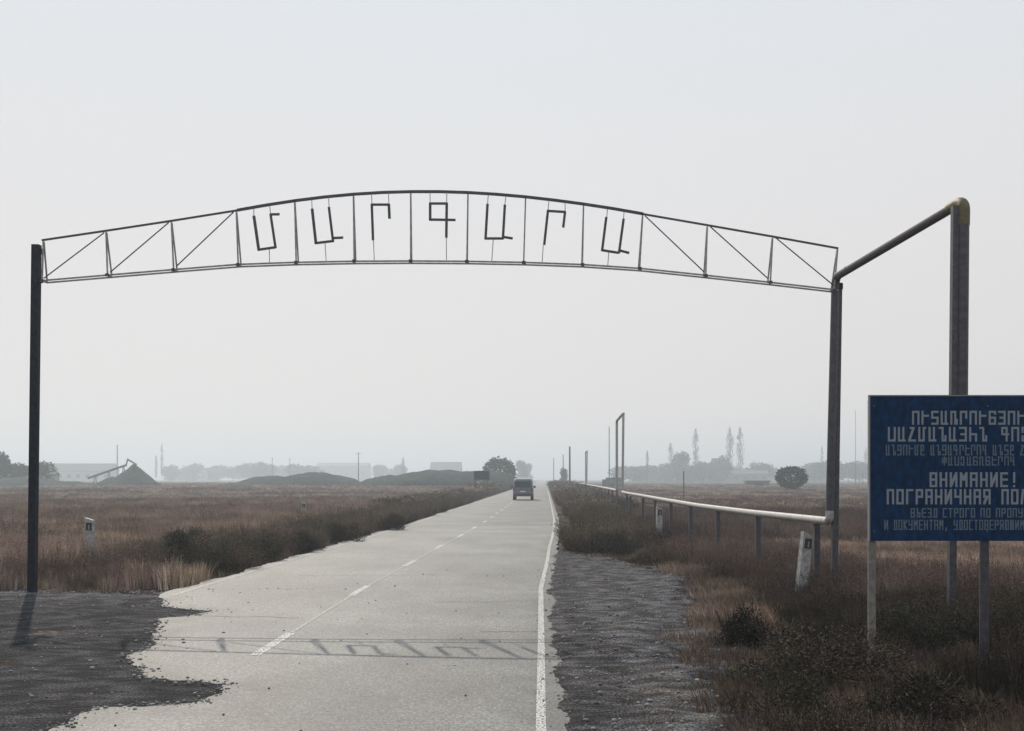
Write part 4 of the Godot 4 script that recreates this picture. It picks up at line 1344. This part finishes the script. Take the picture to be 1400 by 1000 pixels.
	for q in [[-6.0, 2.4], [-3.0, 3.4], [0.1, 4.5]]:
		s = Shape.new()
		s.beam(Vector3(q[0] - 0.4, -0.3, 0.3), Vector3(q[0], q[1], 0.3), 0.14, 0.14)
		s.beam(Vector3(q[0] + 0.4, -0.3, -0.3), Vector3(q[0], q[1], -0.3), 0.14, 0.14)
		put("trestle", s, M.concrete, o)
	s = Shape.new()
	s.beam(Vector3(0.9, 6.2, 0), Vector3(2.9, 5.0, 0), 0.3, 0.4)
	s.beam(Vector3(0.6, 4.6, 0), Vector3(1.0, 6.3, 0), 0.2, 0.3)
	put("discharge_head", s, M.concrete, o)
	# poles and masts
	pole(160, 520, 18.0, "tall pole just left of the pointed heap", 1, 0.35)
	pole(490, 330, 10.0, "pole between the two long heaps", 1, 0.16)
	pole(372, 520, 12.0, "left pole of two behind the long low heap", 1, 0.2)
	pole(396, 520, 11.6, "right pole of two behind the long low heap", 1, 0.2)
	pole(779, 195, 7.7, "thick pole beside the right road edge, before the vanishing point", 0, 0.2)
	pole(770, 340, 9.5, "fainter pole left of the thick pole at the vanishing point", 0, 0.2)
	pole(757, 420, 10.0, "faintest pole at the vanishing point", 0, 0.2)
	pole(833, 250, 14.0, "tall slim mast left of the second pipe loop", 0, 0.13, "slim_mast", "mast")
	pole(1170, 350, 24.0, "very tall hazy mast between gate post and blue board", 0, 0.09, "lattice_mast", "mast")
	pole(935, 96, 2.6, "thin field post standing in the right field", 0, 0.06, "field_post", "post", "")
	pole(1180, 300, 3.5, "short pole in the right field next to the blue board", 0, 0.12, "field_post", "post", "")
	# the dark board by the left roadside
	var bx := (658.5 - 700.0) / 1500.0 * 130.0
	o = thing("dark_board", spot(bx, 130), "dark hoarding by the left roadside beyond the scrub", "sign")
	s = Shape.new()
	s.cube(0, 2.35, 0, 1.85, 1.05, 0.06)
	put("panel", s, M.dark_board, o)
	for xx in [-0.7, 0.7]:
		s = Shape.new()
		s.tube([Vector3(xx, -0.3, -0.08), Vector3(xx, 2.8, -0.08)], 0.045, 8)
		put("post", s, M.leg, o)
	# parked lorry far off on the right
	var tx := (839.0 - 700.0) / 1500.0 * 250.0
	o = thing("parked_lorry", spot(tx, 250), "small dark blue lorry parked behind the second pipe loop", "lorry", "", 0.5)
	s = Shape.new()
	s.soft_box(Transform3D(Basis(), Vector3(0, 1.55, 0)), Vector3(2.2, 1.6, 3.4), 0.05)
	put("cargo_box", s, M.blue_truck, o)
	s = Shape.new()
	s.soft_box(Transform3D(Basis(), Vector3(0, 1.25, -2.6)), Vector3(2.0, 1.5, 1.5), 0.12)
	put("cab", s, M.blue_truck, o)
	for sx in [-0.95, 0.95]:
		for z in [1.1, -2.6]:
			s = Shape.new()
			s.tube([Vector3(sx - 0.12, 0.42, z), Vector3(sx + 0.12, 0.42, z)], 0.42, 14)
			put("wheel", s, M.tyre, o)

func _ready() -> void:
	rng.seed = 20
	# camera: level, with the lens shifted up
	var cam := Camera3D.new()
	cam.name = "Camera"
	cam.position = Vector3(0, 1.9, 0)
	cam.projection = Camera3D.PROJECTION_FRUSTUM
	cam.near = 0.1
	cam.far = 9000
	cam.size = 0.1 * 1000.0 / 1500.0
	cam.frustum_offset = Vector2(0, 0.1 * 155.0 / 1500.0)
	add_child(cam)
	# hazy daylight
	var env := Environment.new()
	env.background_mode = Environment.BG_SKY
	var sm := ProceduralSkyMaterial.new()
	sm.sky_top_color = lin(0.62, 0.79, 0.92)
	sm.sky_horizon_color = lin(0.82, 0.755, 0.725)
	sm.sky_curve = 0.6
	sm.ground_bottom_color = lin(0.14, 0.12, 0.1)
	sm.ground_horizon_color = lin(0.5, 0.5, 0.5)
	var sky := Sky.new()
	sky.sky_material = sm
	env.sky = sky
	env.tonemap_mode = Environment.TONE_MAPPER_LINEAR
	env.tonemap_exposure = 1.0
	env.volumetric_fog_enabled = true      # autumn haze: water droplets, so it scatters forward
	env.volumetric_fog_density = 0.00132
	env.volumetric_fog_albedo = Color(0.91, 0.957, 1.0)
	env.volumetric_fog_anisotropy = 0.36
	env.volumetric_fog_length = 2000.0
	env.sdfgi_enabled = true
	env.ssao_enabled = true
	env.ssil_enabled = true
	var we := WorldEnvironment.new()
	we.name = "WorldEnvironment"
	we.environment = env
	add_child(we)
	# sun: ahead and to the left, 42 degrees up
	var sun := DirectionalLight3D.new()
	sun.name = "Sun"
	sun.light_energy = 1.28
	sun.light_color = Color(1.0, 0.95, 0.88)
	sun.light_angular_distance = 0.45
	sun.shadow_enabled = true
	var az := deg_to_rad(21.8)
	var el := deg_to_rad(41.7)
	var to_sun := Vector3(-sin(az) * cos(el), sin(el), -cos(az) * cos(el))
	sun.look_at_from_position(Vector3.ZERO, -to_sun, Vector3.UP)
	add_child(sun)

	soil_noise.frequency = 0.5
	soil_noise.fractal_octaves = 3
	wide_noise.frequency = 0.012
	wide_noise.seed = 3
	patch_noise.frequency = 0.09
	patch_noise.seed = 8
	patch_noise.fractal_octaves = 3
	make_materials()
	build_ground()
	build_road()
	build_gravel()
	build_gate()
	build_pipeline()
	build_board()
	marker(4.98, 18.9, -0.12, 0.30, "white concrete marker post leaning right, beside the nearest pipe support")
	marker(-9.4, 24.4, 0.0, -0.15, "white marker post in the grass right of the left gate post", 1.1)
	marker(4.78, 35.6, 0.0, 0.2, "white marker post in front of the pipeline, farther along the right side")
	marker(-9.5, 50.0, 0.0, 0.0, "small distant marker post in the left field", 0.95)
	build_van()
	build_far()
	build_plants()
